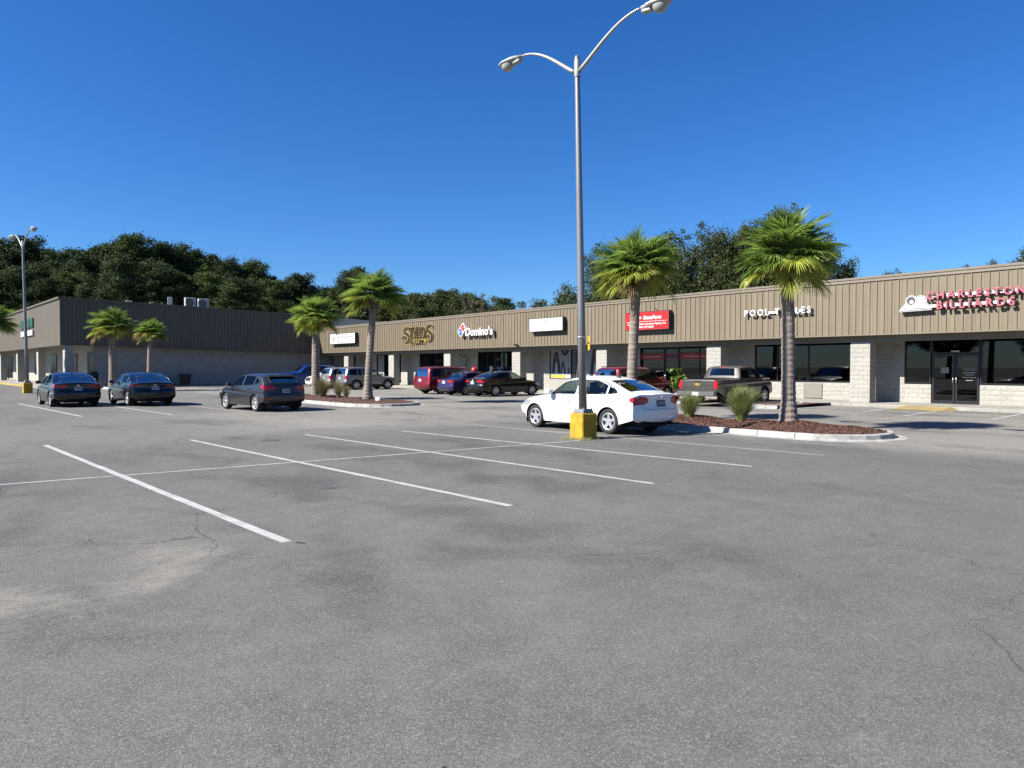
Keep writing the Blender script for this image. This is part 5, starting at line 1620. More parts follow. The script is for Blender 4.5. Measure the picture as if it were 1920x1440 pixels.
TL_A = dict(rear=[(.79, .56), (.83, .46), (.91, .44), (.97, .54), (.985, 1.0), (.79, 1.0)], side=[(-1.2, .79), (-.84, .80), (-.70, .86), (-.70, .93), (-.82, .975), (-1.2, .985)])
TL_B = dict(rear=[(.86, .36), (.90, .34), (.985, .50), (1.0, 1.0), (.82, 1.0), (.82, .60)], side=[(-1.2, .82), (-.72, .86), (-.46, .955), (-.72, .985), (-1.2, .985)])
TL_C = dict(rear=[(.80, .38), (.93, .38), (.94, 1.0), (.79, 1.0)], side=[(-1.2, .79), (-.86, .80), (-.80, .93), (-1.2, .94)])

white = paint('paint_white', (0.80, 0.80, 0.79), 0.0, .35)
black1 = paint('paint_black', (0.006, 0.0065, 0.009), .0, .22)
black2 = paint('paint_black_blue', (0.006, 0.008, 0.012), .0, .22)
black3 = paint('paint_black_warm', (0.007, 0.006, 0.006), .0, .25)
grey = paint('paint_grey', (0.052, 0.052, 0.058), .4, .32)
purple = paint('paint_purple', (0.060, 0.045, 0.16), .45, .32)
redvan = paint('paint_red', (0.27, 0.012, 0.022), .35, .32)
redsuv = paint('paint_dark_red', (0.24, 0.016, 0.018), .3, .35)
silver = paint('paint_silver', (0.40, 0.40, 0.40), .7, .32)
silver2 = paint('paint_silver_pale', (0.48, 0.49, 0.50), .7, .32)
bluep = paint('paint_blue', (0.008, 0.075, 0.36), .45, .28)
bronze = paint('paint_bronze', (0.088, 0.078, 0.066), .25, .4)

FACE_L = math.pi            # front towards -x
FACE_B = math.pi / 2        # front towards the shops (+y)
FACE_O = -math.pi / 2       # backed in, front away from the shops

M_plate_dk = pm('plate_dark', (0.10, 0.13, 0.16), .5); M_ink_lt = pm('ink_light', (.55, .58, .6), .5)
make_car('sedan', spec_sedan(short=True, tail=TL_A, glass=M_carglass, seat_m=M_seat_tan, step=.033, valance=.33, plate_m=M_plate_dk, ink_m=M_ink_lt, badges=[(.965, 0, .085, .085, M_chrome)]),
         (-12.77, 14.72), FACE_L, 'white sedan with five-spoke alloys parked behind the near light pole', white)
make_car('sedan', spec_sedan(tail=dict(TL_B, m=M_tail), glass=M_privglass, wheel='ten', badges=[(.93, 0, .13, .05, M_chrome)], trim_m=M_chrome, valance=.36),
         (-36.75, 5.72), FACE_L + R_(1), 'black sedan with red wrap-around taillights, leftmost of the two black sedans on the left', black1)
make_car('sedan', spec_sedan(tail=dict(TL_B, m=M_taildark), glass=M_privglass, wheel='twin', badges=[(.93, 0, .10, .06, M_chrome)], trim_m=M_chrome, valance=.38),
         (-35.55, 8.45), FACE_L + R_(1.5), 'black sedan with dark smoked taillights beside the grey hatchback row', black2)
make_car('sedan', spec_sedan(tail=dict(TL_B, m=M_tail), glass=M_privglass, wheel='ten', badges=[(.94, 0, .11, .07, M_chrome)], valance=.40, plate_m=M_signwhite),
         (-34.05, 26.45), FACE_B, 'black sedan parked nose-in by the pizza shop, right of the purple car', black3)
make_car('sedan', spec_sedan(tail=TL_C, glass=M_privglass, wheel='seven', step=.05, plate_m=M_signwhite, tumble=.42,
         outline=[(-.93, .27, .06), (-1.05, .35, .07), (-1.10, .50, .08), (-1.08, .64, .08), (-1.05, .74, .07), (-1.05, .88, .07), (-1.05, .955, .06), (-1.0, .99, .05), (-.60, 1.02, .03), (-.42, 1.04, .03), (-.02, 1.28, .05), (.22, 1.375, .04), (.60, 1.43, .03), (1.10, 1.44, .03), (1.42, 1.41, .04), (1.70, 1.33, .06), (2.12, 1.12, .08), (2.44, .96, .08), (2.62, .93, .05), (3.10, .88, .05), (3.45, .80, .07), (3.64, .71, .12), (3.70, .58, .16), (3.70, .44, .17), (3.67, .30, .16), (3.58, .22, .15)],
         W=.88, belt=(.93, .01), xf=3.70), (-36.45, 26.1), FACE_B, 'purple older sedan between the red minivan and the black sedan', purple)

# ---- hatchback
def spec_hatch(**k):
    def regions(car):
        rg = [screen(car, -.70, -.30, .56, .50, 'rear_window', M_privglass), screen(car, 1.62, 2.36, .53, .66, 'windshield', M_carglass),
              sidewin([(2.10, .985), (1.12, .99), (1.09, 1.375), (1.48, 1.345), (1.66, 1.28)], M_privglass),
              sidewin([(1.02, .99), (.18, 1.03), (.12, 1.345), (.50, 1.375), (1.00, 1.385)], M_privglass),
              sidewin([(.09, 1.045), (-.28, 1.115), (-.26, 1.19), (.04, 1.325)], M_privglass, .04)]
        rg.append(dict(sheet='band', poly=[(car.u_at_z(z), y / float(car.ye_at(car.u_at_z(z)))) for z, y in [(.86, .44), (.92, .40), (1.01, .48), (1.05, 1.0), (.83, 1.0)]], part='taillight', m=M_tail, off=.008, key='tl'))
        rg.append(dict(sheet='side', poly=[(-1.2, .84), (-.64, .88), (-.40, .97), (-.56, 1.035), (-1.2, 1.05)], part='taillight', m=M_tail, off=.008, key='tl'))
        rg.append(dict(sheet='side', poly=[(2.95, .68), (3.0, .80), (3.8, .76), (3.8, .62)], part='headlight', m=M_lens, off=.004, key='hl'))
        u0, u1 = 0.0, car.u_at_z(.42)
        rg.append(dict(sheet='band', poly=[(u0, -.84), (u0, .84), (u1, .76), (u1, -.76)], part='bumper_valance', m=M_trimblk, off=.003, mirror=False, key='val'))
        ua, ub = car.u_at_z(.47), car.u_at_z(.52)
        rg.append(dict(sheet='band', poly=[(ua, .66), (ua, .90), (ub, .90), (ub, .66)], part='reflector', m=M_tail, off=.003, key='rf'))
        return rg
    def gaps(car):
        um, ub = car.u_at_z(1.02), car.u_at_z(.64)
        return [('side', [(1.06, 1.37), (1.06, 1.0), (1.05, .7), (1.02, .30)]), ('side', [(2.13, .98), (2.20, .80), (2.16, .50), (2.06, .30)]), ('side', [(.15, 1.03), (.24, .85), (.36, .66), (.40, .45), (.42, .28)]),
                ('band', [(car.u_at_x(-.70), .84), (um, .60), (ub, .66), (ub, 0), (ub, -.66), (um, -.60), (car.u_at_x(-.70), -.84)])]
    sp = dict(outline=[(-.68, .27, .09), (-.80, .35, .11), (-.86, .50, .12), (-.86, .64, .12), (-.825, .74, .11), (-.80, .90, .10), (-.765, 1.03, .08), (-.68, 1.14, .06), (-.42, 1.345, .05), (-.40, 1.375, .05), (-.30, 1.41, .05), (.10, 1.452, .04), (.55, 1.475, .035), (1.05, 1.475, .035), (1.38, 1.445, .04), (1.66, 1.375, .06), (2.08, 1.155, .09), (2.40, 1.00, .09), (2.58, .965, .05), (3.0, .905, .05), (3.28, .82, .10), (3.44, .72, .18), (3.52, .58, .25), (3.52, .42, .26), (3.48, .30, .25), (3.35, .21, .22)],
              W=.905, xr=-.86, xf=3.52, wb=2.65, R=.318, belt=(.975, .0), regions=regions, gaps=gaps, wheel='twin', mirror=(2.02, .98), handles=[(.45, .87), (1.42, .855)], plate=(.80, .31, .16), cab=(-.3, 2.25), tr=.08)
    sp.update(k)
    return sp
r_, c_ = make_car('hatchback', spec_hatch(step=.036), (-27.95, 11.25), FACE_L + R_(5), 'dark grey hatchback with red taillights parked near the mid island', grey)
k = MB(); k.add([(-.50, -.50, 1.36), (-.50, .50, 1.36), (-.25, .56, 1.425), (-.25, -.56, 1.425), (-.50, -.50, 1.335), (-.50, .50, 1.335), (-.28, .55, 1.395), (-.28, -.55, 1.395)], [(0, 1, 2, 3), (4, 7, 6, 5), (0, 4, 5, 1), (1, 5, 6, 2), (3, 7, 4, 0)]); k.build('roof_spoiler', M_trimblk, r_)

# ---- tall wagons: sport utility, minivan
def spec_tall(L=4.6, H=1.70, W=.93, wb=2.68, ro=.95, hood=1.05, rearlean=.25, cowl=None, tail=None, glass=None, belt=1.08, clad=None, wheel='five', rails=True, **k):
    glass = glass or M_privglass
    xr, xf = -ro, L - ro
    cw = cowl if cowl is not None else wb - .35              # windscreen foot
    a = xr + rearlean                                         # upper rear corner of the roof
    rt = cw - .78                                             # roof front
    o = [(xr + .16, .30, .06), (xr + .05, .38, .08), (xr, .52, .09), (xr + .005, .68, .09), (xr + .045, .78, .08), (xr + .055, .95, .07), (xr + .07, belt - .02, .06), (xr + rearlean * .62, belt + (H - belt) * .55, .06), (a - .02, H - .13, .05), (a + .02, H - .075, .05), (a + .18, H - .035, .04), (a + .7, H - .005, .03), ((a + rt) / 2 + .2, H, .03), (rt - .2, H - .025, .035), (rt + .05, H - .085, .05), ((rt + cw) / 2 + .05, (H + hood) / 2 - .02, .08), (cw, hood + .03, .08), (cw + .2, hood, .05), (xf - .55, hood - .06, .05), (xf - .22, hood - .15, .09), (xf - .06, hood - .30, .14), (xf, hood - .50, .18), (xf - .01, .45, .19), (xf - .05, .33, .18), (xf - .18, .25, .16)]
    bx = (a + rt) / 2 + .05
    def regions(car):
        zt = H - .16
        rear_hi, rear_lo = xr + rearlean * .93, xr + rearlean * .34
        rg = [screen(car, rear_lo, rear_hi, W - .24, W - .34, 'rear_window', glass), screen(car, rt + .10, cw - .06, W - .36, W - .22, 'windshield', M_carglass),
              sidewin([(cw - .30, belt), (bx + .06, belt + .005), (bx + .05, zt), (rt - .08, zt - .01), (rt + .10, zt - .08)], M_carglass),
              sidewin([(bx - .05, belt + .005), (.20, belt + .015), (.16, zt), (bx - .06, zt)], glass),
              sidewin([(.10, belt + .02), (xr + .40, belt + .05), (xr + rearlean + .16, zt - .05), (.06, zt)], glass)]
        t = tail or dict(rear=[(.78, W - .24), (1.12, W - .22), (1.12, 1.1), (.78, 1.1)], side=[(xr - .1, .80), (xr + .22, .84), (xr + .26, 1.08), (xr - .1, 1.12)])
        rg.append(dict(sheet='band', poly=[(car.u_at_z(z), y / float(car.ye_at(car.u_at_z(z)))) for z, y in t['rear']], part='taillight', m=M_tail, off=.006, key='tl'))
        rg.append(dict(sheet='side', poly=t['side'], part='taillight', m=M_tail, off=.006, key='tl'))
        z1, z0 = hood - .18, hood - .36
        rg.append(dict(sheet='band', poly=[(car.u_at_zf(z0), .58), (car.u_at_zf(z0), 1.05), (car.u_at_zf(z1), 1.05), (car.u_at_zf(z1), .62)], part='headlight', m=M_lens, off=.004, key='hl'))
        rg.append(dict(sheet='side', poly=[(xf - .5, z0 + .04), (xf - .5, z1), (xf + .1, z1), (xf + .1, z0)], part='headlight', m=M_lens, off=.004, key='hl'))
        u0, u1 = car.u_at_zf(z0 - .12), car.u_at_zf(z1 + .0)
        rg.append(dict(sheet='band', poly=[(u0, -.52), (u0, .52), (u1, .54), (u1, -.54)], part='grille', m=k.get('grille_m', M_trimblk), off=-.006, mirror=False, key='grille'))
        if clad:
            rg.append(dict(sheet='band', poly=[(0, -1), (0, 1), (car.u_at_z(.52), 1), (car.u_at_z(.52), -1)], part='bumper_cladding', m=clad, off=.006, mirror=False, key='cladr'))
            rg.append(dict(sheet='side', poly=[(xr - .2, 0), (xf + .2, 0), (xf + .2, .40), (wb + .5, .40), (wb, .42), (0, .42), (-.5, .46), (xr - .2, .52)], part='sill_cladding', m=clad, off=.006, key='clads'))
        return rg
    def gaps(car):
        return [('side', [(bx, H - .16), (bx, belt), (bx - .01, .7), (bx - .03, .32)]), ('side', [(cw - .22, belt), (cw - .14, .85), (cw - .2, .5), (cw - .3, .34)]), ('side', [(.14, belt), (.26, .9), (.40, .68), (.44, .46), (.46, .32)]),
                ('band', [(car.u_at_z(1.12), .92), (car.u_at_z(.60), .80), (car.u_at_z(.60), 0), (car.u_at_z(.60), -.80), (car.u_at_z(1.12), -.92)])]
    sp = dict(outline=o, W=W, xr=xr, xf=xf, wb=wb, R=.35, belt=(belt - .02, .0), regions=regions, gaps=gaps, wheel=wheel, mirror=(cw - .28, belt + .03), handles=[(.55, belt - .14), (bx + .35, belt - .15)], plate=(.88, .31, .16), tumble=.22, crease=.86, sill=.27, cab=(-.5, cw - .1), seat_z=.66, seat_x=(.25, 1.15), step=.05, fin=None, edge=.055)
    if clad: sp.update(lip=.055, lip_m=clad)
    sp.update({q: w for q, w in k.items() if q != 'grille_m'})
    return sp
def rails(root, x0, x1, y, z, m=M_trimblk):
    for s_ in (-1, 1):
        MB().tube([(x0, s_ * y, z - .04), (x0 + .08, s_ * y, z + .02), ((x0 + x1) / 2, s_ * y, z + .035), (x1 - .08, s_ * y, z + .01), (x1, s_ * y, z - .05)], .018, 6).build('roof_rail', m, root, smooth=True)

r_, c_ = make_car('suv', spec_tall(L=4.64, H=1.72, wb=2.67, ro=.98, rearlean=.30, clad=M_trimblk, wheel='five', plate_m=M_signwhite), (-50.45, 26.15), FACE_B, 'silver sport utility with black wheel-arch cladding, nose-in at the pawn shop', silver, 'suv')
rails(r_, -.35, 1.35, .58, 1.70)
r_, c_ = make_car('suv', spec_tall(L=4.60, H=1.69, wb=2.66, ro=.98, rearlean=.34, wheel='seven', plate_m=M_signwhite), (-53.35, 26.25), FACE_B, 'pale silver sport utility half hidden behind the other silver one', silver2, 'suv')
rails(r_, -.35, 1.3, .57, 1.67, silver2)
r_, c_ = make_car('suv', spec_tall(L=4.75, H=1.70, wb=2.75, ro=.95, rearlean=.25, wheel='six'), (-56.6, 29.2), FACE_O, 'white sport utility backed in beside the silver ones with its dark grille out', white, 'suv')
r_, c_ = make_car('suv', spec_tall(L=5.2, H=1.88, W=1.0, wb=3.05, ro=1.1, hood=1.28, rearlean=.2, belt=1.24, wheel='six', R=.40), (-62.7, 29.6), FACE_O, 'bright blue tall sport utility backed in by the shaded wall', bluep, 'suv')
TL_V = dict(rear=[(.80, .76), (1.14, .78), (1.14, 1.1), (.80, 1.1)], side=[(-1.3, .80), (-.86, .82), (-.84, 1.14), (-1.3, 1.14)])
r_, c_ = make_car('minivan', spec_tall(L=5.1, H=1.75, W=.98, wb=3.03, ro=1.03, hood=1.04, rearlean=.26, cowl=2.95, belt=1.05, wheel='five', tail=TL_V, plate_m=M_signwhite, R=.33), (-39.35, 26.2), FACE_B, 'dark red minivan with roof rails left of the purple sedan', redvan, 'minivan')
rails(r_, -.5, 1.7, .62, 1.73)
r_, c_ = make_car('suv', spec_tall(L=4.8, H=1.74, W=.93, wb=2.70, ro=1.0, hood=1.10, rearlean=.20, wheel='five', R=.36), (-24.4, 27.2), FACE_B, 'dark red sport utility at the insurance shop behind the white sedan', redsuv, 'suv')
rails(r_, -.55, 1.2, .60, 1.72)

# ---- pickup
def spec_pickup():
    wb, W = 3.26, .945
    xr, xf = -1.12, 4.28
    o = [(-1.08, .62, .02), (-1.11, .66, .02), (-1.12, .75, .02), (-1.115, .95, .02), (-1.105, 1.12, .02), (-1.095, 1.165, .02), (-1.06, 1.185, .015), (-.6, 1.195, .012), (.30, 1.205, .012), (.86, 1.205, .02), (.90, 1.24, .03), (1.0, 1.55, .05), (1.06, 1.70, .05), (1.14, 1.75, .05), (1.35, 1.775, .04), (1.9, 1.785, .035), (2.25, 1.765, .04), (2.48, 1.70, .05), (2.80, 1.46, .08), (3.06, 1.25, .08), (3.22, 1.19, .05), (3.7, 1.15, .05), (4.05, 1.08, .08), (4.20, .96, .12), (4.27, .78, .15), (4.28, .58, .16), (4.22, .45, .15), (4.10, .38, .13)]
    def regions(car):
        rg = [screen(car, .93, 1.045, .62, .56, 'rear_window', M_carglass), screen(car, 2.54, 3.0, .56, .70, 'windshield', M_carglass),
              sidewin([(2.80, 1.21), (1.92, 1.22), (1.90, 1.62), (2.28, 1.61), (2.42, 1.56)], M_carglass), sidewin([(1.80, 1.22), (1.14, 1.23), (1.18, 1.60), (1.80, 1.625)], M_privglass)]
        rg.append(dict(sheet='band', poly=[(car.u_at_z(z), y / float(car.ye_at(car.u_at_z(z)))) for z, y in [(.80, .76), (1.15, .76), (1.15, 1.05), (.80, 1.05)]], part='taillight', m=M_tail, off=.008, key='tl'))
        rg.append(dict(sheet='side', poly=[(-1.3, .80), (-.97, .80), (-.97, 1.15), (-1.3, 1.15)], part='taillight', m=M_tail, off=.008, key='tl'))
        rg.append(dict(sheet='side', poly=[(3.85, .84), (3.9, 1.0), (4.4, 1.0), (4.4, .84)], part='headlight', m=M_lens, off=.004, key='hl'))
        ua, ub = car.u_at_x(-.98), car.u_at_x(.80)
        rg.append(dict(sheet='band', poly=[(ua, -.86), (ua, .86), (ub, .86), (ub, -.86)], part=None, m=None, mirror=False, key='bed'))
        return rg
    def gaps(car):
        uz = car.u_at_z
        return [('side', [(.88, 1.20), (.88, .45)]), ('side', [(1.86, 1.62), (1.86, .48)]), ('side', [(2.86, 1.2), (2.94, .95), (2.84, .50)]), ('side', [(1.08, 1.6), (1.06, .48)]),
                ('band', [(uz(1.14), .80), (uz(.68), .80), (uz(.68), -.80), (uz(1.14), -.80)])]
    return dict(outline=o, W=W, xr=xr, xf=xf, wb=wb, R=.385, tw=.25, belt=(1.20, 0), regions=regions, gaps=gaps, wheel='six', mirror=(2.72, 1.25), handles=[(1.25, 1.05), (2.0, 1.05)], tumble=.20, crease=.98, sill=.46, cab=(1.15, 2.95), seat_z=.86, seat_x=(1.55, 2.0), step=.045, edge=.03, tr=.0, tf=.08, arch=.475, fin=None, mirror_m=M_trimblk, badges=[])
r_, c_ = make_car('pickup_truck', spec_pickup(), (-19.25, 27.55), FACE_B + R_(5), 'bronze-grey pickup truck with gold bowtie on the tailgate by the dark window', bronze, 'pickup')
MB().box(-1.02, .84, -.74, .74, .70, .74).build('bed_floor', M_trimblk, r_)
k = MB()
for s_ in (-1, 1): k.box(-1.03, .86, s_ * .80 - .02, s_ * .80 + .02, .741, 1.17)
k.box(-1.045, -1.03, -.78, .78, .741, 1.16); k.box(.845, .86, -.78, .78, .741, 1.19); k.build('bed_liner', M_trimblk, r_)
k = MB(); k.bbox(-1.30, -1.06, -.90, .90, .46, .66, .03); k.build('rear_bumper', pm('bumper_grey', (.26, .26, .26), .4, metal=.6), r_)
o = MB().box(-1.318, -1.303, -.16, .16, .49, .64).build('license_plate', M_signwhite, r_)
k = MB(); k.prism([(-.16, 0), (-.11, .045), (-.055, .045), (-.055, .075), (.055, .075), (.055, .045), (.16, .045), (.11, -.045), (.055, -.045), (.055, -.075), (-.055, -.075), (-.055, -.045), (-.10, -.045)], 'x', -.012, 0)
k.build('bowtie_emblem', pm('emblem_gold', (.62, .45, .10), .35, metal=.5), r_, loc=(-1.122, 0, .97))
MB().bbox(-1.145, -1.105, -.13, .13, 1.05, 1.12, .015).build('tailgate_handle', M_trimblk, r_)
MB().bbox(1.04, 1.12, -.13, .13, 1.70, 1.735, .01).build('brake_light', M_tail, r_)
# delivery topper on the purple sedan's roof
e = empty('roof_topper', (-36.45, 27.35, 1.435), 0, 'small red domed delivery sign on the roof of the purple sedan', 'sign')
MB().bbox(-.20, .20, -.12, .12, 0, .05, .015).build('base', M_trimblk, e)
MB().lathe([(.21, .051), (.21, .12), (.17, .22), (.09, .28), (.001, .30)], 16).build('dome', M_signred, e, smooth=True)
# ------------------------------------------------------------------ plants
M_trunk = pm('pine_bark', (0.10, 0.075, 0.055), 0.95, var=(3, .3), bump=(8, .8))
M_palmtrunk = pm('palm_bark', (0.37, 0.305, 0.25), 0.95, var=(5, .35), bump=(22, .8), stretch=(.6, .6, 2.2))
M_boot = pm('palm_boot', (0.27, 0.215, 0.155), 0.95, var=(6, .35))
M_pine = leafmat('pine_needles', (0.026, 0.040, 0.018), (0.066, 0.086, 0.036), .12, .75, .3, .06)
M_pine2 = leafmat('mixed_wood_leaves', (0.034, 0.054, 0.016), (0.090, 0.112, 0.036), .15, .7, .3, .06)
M_oak = leafmat('oak_leaves', (0.024, 0.034, 0.012), (0.078, 0.092, 0.032), .18, .6, .15, .12)
M_light = leafmat('light_leaves', (0.030, 0.044, 0.013), (0.080, 0.092, 0.030), .22, .6, .2, .1)
M_sparse = leafmat('sparse_leaves', (0.035, 0.04, 0.015), (0.095, 0.085, 0.04), .25, .5, .1)
M_frond = [leafmat('palm_leaf', (0.125, 0.205, 0.034), (0.27, 0.36, 0.080), .42, .36, .25), leafmat('palm_leaf_old', (0.21, 0.25, 0.030), (0.36, 0.37, 0.070), .42, .42, .25), leafmat('palm_leaf_dry', (0.16, 0.10, 0.035), (0.24, 0.16, 0.06), .2, .6, .2)]
M_blade = leafmat('grass_blade', (0.11, 0.145, 0.04), (0.30, 0.32, 0.12), .25, .5, .15)
M_bladedry = leafmat('grass_dry', (0.13, 0.125, 0.05), (0.28, 0.24, 0.12), .2, .6, .15)

def leaf_cloud(rng, centers, radii, per, size, flat=.7):
    """triangular leaf tufts spread through ellipsoids"""
    rad0 = np.asarray(radii, float)
    cnt = np.maximum(6, (per * (rad0 / rad0.max()) ** 2 * 1.9)).astype(int)          # leaves in step with the clump's surface
    n = int(cnt.sum())
    c = np.repeat(np.asarray(centers), cnt, 0); r = np.repeat(rad0, cnt)
    d = rng.normal(size=(n, 3)); d /= np.linalg.norm(d, axis=1, keepdims=True)
    rad = r * np.abs(rng.normal(.62, .30, n))
    p = c + d * rad[:, None] * np.array([1, 1, flat])
    a = rng.normal(size=(n, 3)); a /= np.linalg.norm(a, axis=1, keepdims=True)
    a = a * .8 + d * .5; a /= np.linalg.norm(a, axis=1, keepdims=True)
    b = np.cross(a, rng.normal(size=(n, 3))); b /= np.maximum(np.linalg.norm(b, axis=1, keepdims=True), 1e-6)
    s = size * rng.uniform(.6, 1.35, n)[:, None]
    v = np.stack([p - a * s * .5, p + b * s * .42, p + a * s * .6, p - b * s * .42], 1).reshape(-1, 3)
    f = np.arange(n * 4).reshape(n, 4)
    return v, f

def np_mesh(name, v, f, m):
    me = bpy.data.meshes.new(name)
    me.vertices.add(len(v)); me.vertices.foreach_set('co', np.asarray(v, np.float32).ravel())
    me.loops.add(f.size); me.loops.foreach_set('vertex_index', f.astype(np.int32).ravel())
    me.polygons.add(len(f)); me.polygons.foreach_set('loop_start', (np.arange(len(f)) * f.shape[1]).astype(np.int32))
    me.materials.append(m); me.update(calc_edges=True); me.validate()
    return me

def tree_meshes(seed, H, kind):
    rng = np.random.default_rng(seed); rr = random.Random(seed)
    k = MB()
    lean = (rr.uniform(-.03, .03), rr.uniform(-.03, .03))
    cs = []; rs = []
    if kind == 'pine':
        r0 = .012 * H + .06
        k.tube([(lean[0] * z, lean[1] * z, z) for z in np.linspace(0, H * .97, 8)], [r0 * (1 - .85 * i / 7) for i in range(8)], 7)
        nb = 46
        for i in range(nb):
            t = .26 + .72 * (i / nb) ** .9
            z = H * t; R = H * .185 * (1 - ((t - .55) / .52) ** 2 * .75) * rr.uniform(.55, 1.1); a = i * 2.4 + rr.uniform(-.5, .5)
            p0 = Vector((lean[0] * z, lean[1] * z, z)); p1 = p0 + Vector((math.cos(a) * R, math.sin(a) * R, R * rr.uniform(.05, .4)))
            k.tube([p0, p0.lerp(p1, .6) + Vector((0, 0, -.1)), p1], [.09 * (1.2 - t), .06 * (1.2 - t), .02], 4, cap=False)
            for q in (.55, .95):
                cs.append(p0.lerp(p1, q) + Vector((rr.uniform(-.4, .4), rr.uniform(-.4, .4), rr.uniform(0, .4)))); rs.append(H * rr.uniform(.045, .078))
        cs.append(Vector((lean[0] * H, lean[1] * H, H * .975))); rs.append(H * .045)
        v, f = leaf_cloud(rng, [tuple(c) for c in cs], rs, 260, .23, .62)
    else:
        r0 = .02 * H + .06
        k.tube([(0, 0, 0), (lean[0] * 4, lean[1] * 4, H * .18), (lean[0] * 8, lean[1] * 8, H * .35)], [r0 * 1.2, r0, r0 * .8], 8)
        nb = {'oak': 34, 'sparse': 22, 'round': 30}[kind]
        for i in range(nb):
            a = i * 2.4 + rr.uniform(-.6, .6); t = (i + .5) / nb
            z = H * (.32 + .62 * t) * rr.uniform(.93, 1.04); wid = {'oak': .34, 'sparse': .24, 'round': .40}[kind]
            R = H * wid * math.sqrt(max(.05, 1 - ((t - .35) / .68) ** 2)) * rr.uniform(.45, 1.05)
            p0 = Vector((lean[0] * 8, lean[1] * 8, H * (.25 + .25 * t))); p1 = Vector((math.cos(a) * R, math.sin(a) * R, min(z, H * .95)))
            mid = p0.lerp(p1, .5) + Vector((0, 0, H * .04))
            k.tube([p0, mid, p1], [r0 * .45, r0 * .25, .02], 5, cap=False)
            for q in (.62, .82, 1.0):
                mc = p0.lerp(p1, q) + Vector((rr.uniform(-.3, .3), rr.uniform(-.3, .3), rr.uniform(-.2, .4))); mr = H * rr.uniform(.055, .095) * (1 if kind != 'sparse' else .6)
                cs.append(mc); rs.append(mr)
                for _ in range(2):
                    dv = Vector((rr.gauss(0, 1), rr.gauss(0, 1), rr.gauss(.2, .8))).normalized()
                    cs.append(mc + dv * mr * .85); rs.append(mr * rr.uniform(.30, .60))
        per = {'oak': 280, 'sparse': 40, 'round': 150}[kind]
        v, f = leaf_cloud(rng, [tuple(c) for c in cs], rs, per, {'oak': .125, 'sparse': .13, 'round': .165}[kind], .8)
    tm = k.mesh('trunk', M_trunk, True)
    cm = np_mesh('crown', v, f, {'pine': M_pine if seed % 5 != 3 else M_pine2, 'oak': M_oak, 'sparse': M_sparse, 'round': M_light}[kind])
    return tm, cm

CAM_F = Vector((-math.sin(R_(50.17)), math.cos(R_(50.17)), 0)); CAM_R = Vector((math.cos(R_(50.17)), math.sin(R_(50.17)), 0))
def ground_at(px, depth):
    """ground point seen in column px of the photograph (of 1920) at a given distance"""
    return CAM_F * depth + CAM_R * ((px - 960) / 1370 * depth)

PINES = [tree_meshes(100 + i, 20.0, 'pine') for i in range(5)]
OAKS = [tree_meshes(200 + i, 12.0, 'oak') for i in range(4)]
ROUND = [tree_meshes(300 + i, 10.0, 'round') for i in range(3)]
SPARSE = [tree_meshes(400 + i, 12.0, 'sparse') for i in range(2)]
def plant_tree(name, meshes, H0, loc, H, wid, rz, label, cat, group):
    e = empty(name, loc, rz, label, cat, group)
    s_ = H / H0
    for nm, me in (('trunk', meshes[0]), ('crown', meshes[1])):
        link(nm, me, e, scale=(s_ * wid, s_ * wid, s_))
    return e
TOPS = [(-340, 480), (-200, 470), (-60, 462), (0, 458), (45, 456), (72, 450), (100, 492), (130, 480), (165, 474), (200, 460), (262, 449), (312, 457), (352, 470), (400, 481), (440, 487), (482, 504), (522, 514), (560, 524), (600, 534), (645, 541), (690, 545), (730, 543), (780, 551), (830, 549), (880, 556), (940, 568)]
tx = [t_[0] for t_ in TOPS]; ty = [t_[1] for t_ in TOPS]
rt_ = random.Random(77)
i = 0
PINE_LAB = 'tall dark pine in the wood behind the corner building'
for row, (d, st, dy) in enumerate([(112, 27, 0), (126, 33, 6), (104, 52, 34)]):
    px = -330 + row * 9
    while px < (960 if row < 2 else 660):
        dd = d + rt_.uniform(-4, 4)
        ytop = np.interp(px, tx, ty) + dy + rt_.uniform(-7, 24)
        H = 1.72 + (688 - ytop) / 1370 * dd
        p = ground_at(px, dd)
        plant_tree('pine_tree', PINES[i % 5], 20.0, (p.x, p.y, 0), H, rt_.uniform(.85, 1.15) * (1.25 if H < 14 else 1.0), rt_.uniform(0, 6.28), PINE_LAB, 'tree', 'pines behind the corner building')
        i += 1; px += st * rt_.uniform(.75, 1.25)
p = ground_at(668, 104); plant_tree('pine_tree', PINES[2], 20.0, (p.x, p.y, 0), 15.6, .95, 1.0, 'lone pine rising above the wood behind the leaning mid palm', 'tree', None)
for px, ytop, d, lab in [(780, 551, 88, 'rounded dark tree left of the pizza sign above the roof'), (835, 549, 92, 'broad round tree above the roof behind the pizza sign'), (1030, 560, 80, 'pale green tree above the blank sign roof line'), (975, 571, 95, 'low green tree above the roof right of the pizza sign'), (740, 556, 90, 'round tree above the roof behind the barber sign'), (1075, 545, 78, 'pale green tree just left of the near light pole')]:
    p = ground_at(px, d); H = 1.72 + (688 - ytop) / 1370 * d
    plant_tree('broadleaf_tree', ROUND[int(px) % 3], 10.0, (p.x, p.y, 0), H, 1.15, px * .7, lab, 'tree', None)
for px, ytop, d, lab in [(905, 534, 84, 'thin half-bare tree above the roof right of the barber sign'), (880, 548, 86, 'thin sparse tree standing left of the half-bare one')]:
    p = ground_at(px, d); H = 1.72 + (688 - ytop) / 1370 * d
    plant_tree('broadleaf_tree', SPARSE[int(px) % 2], 12.0, (p.x, p.y, 0), H, .95, px * .7, lab, 'tree', None)
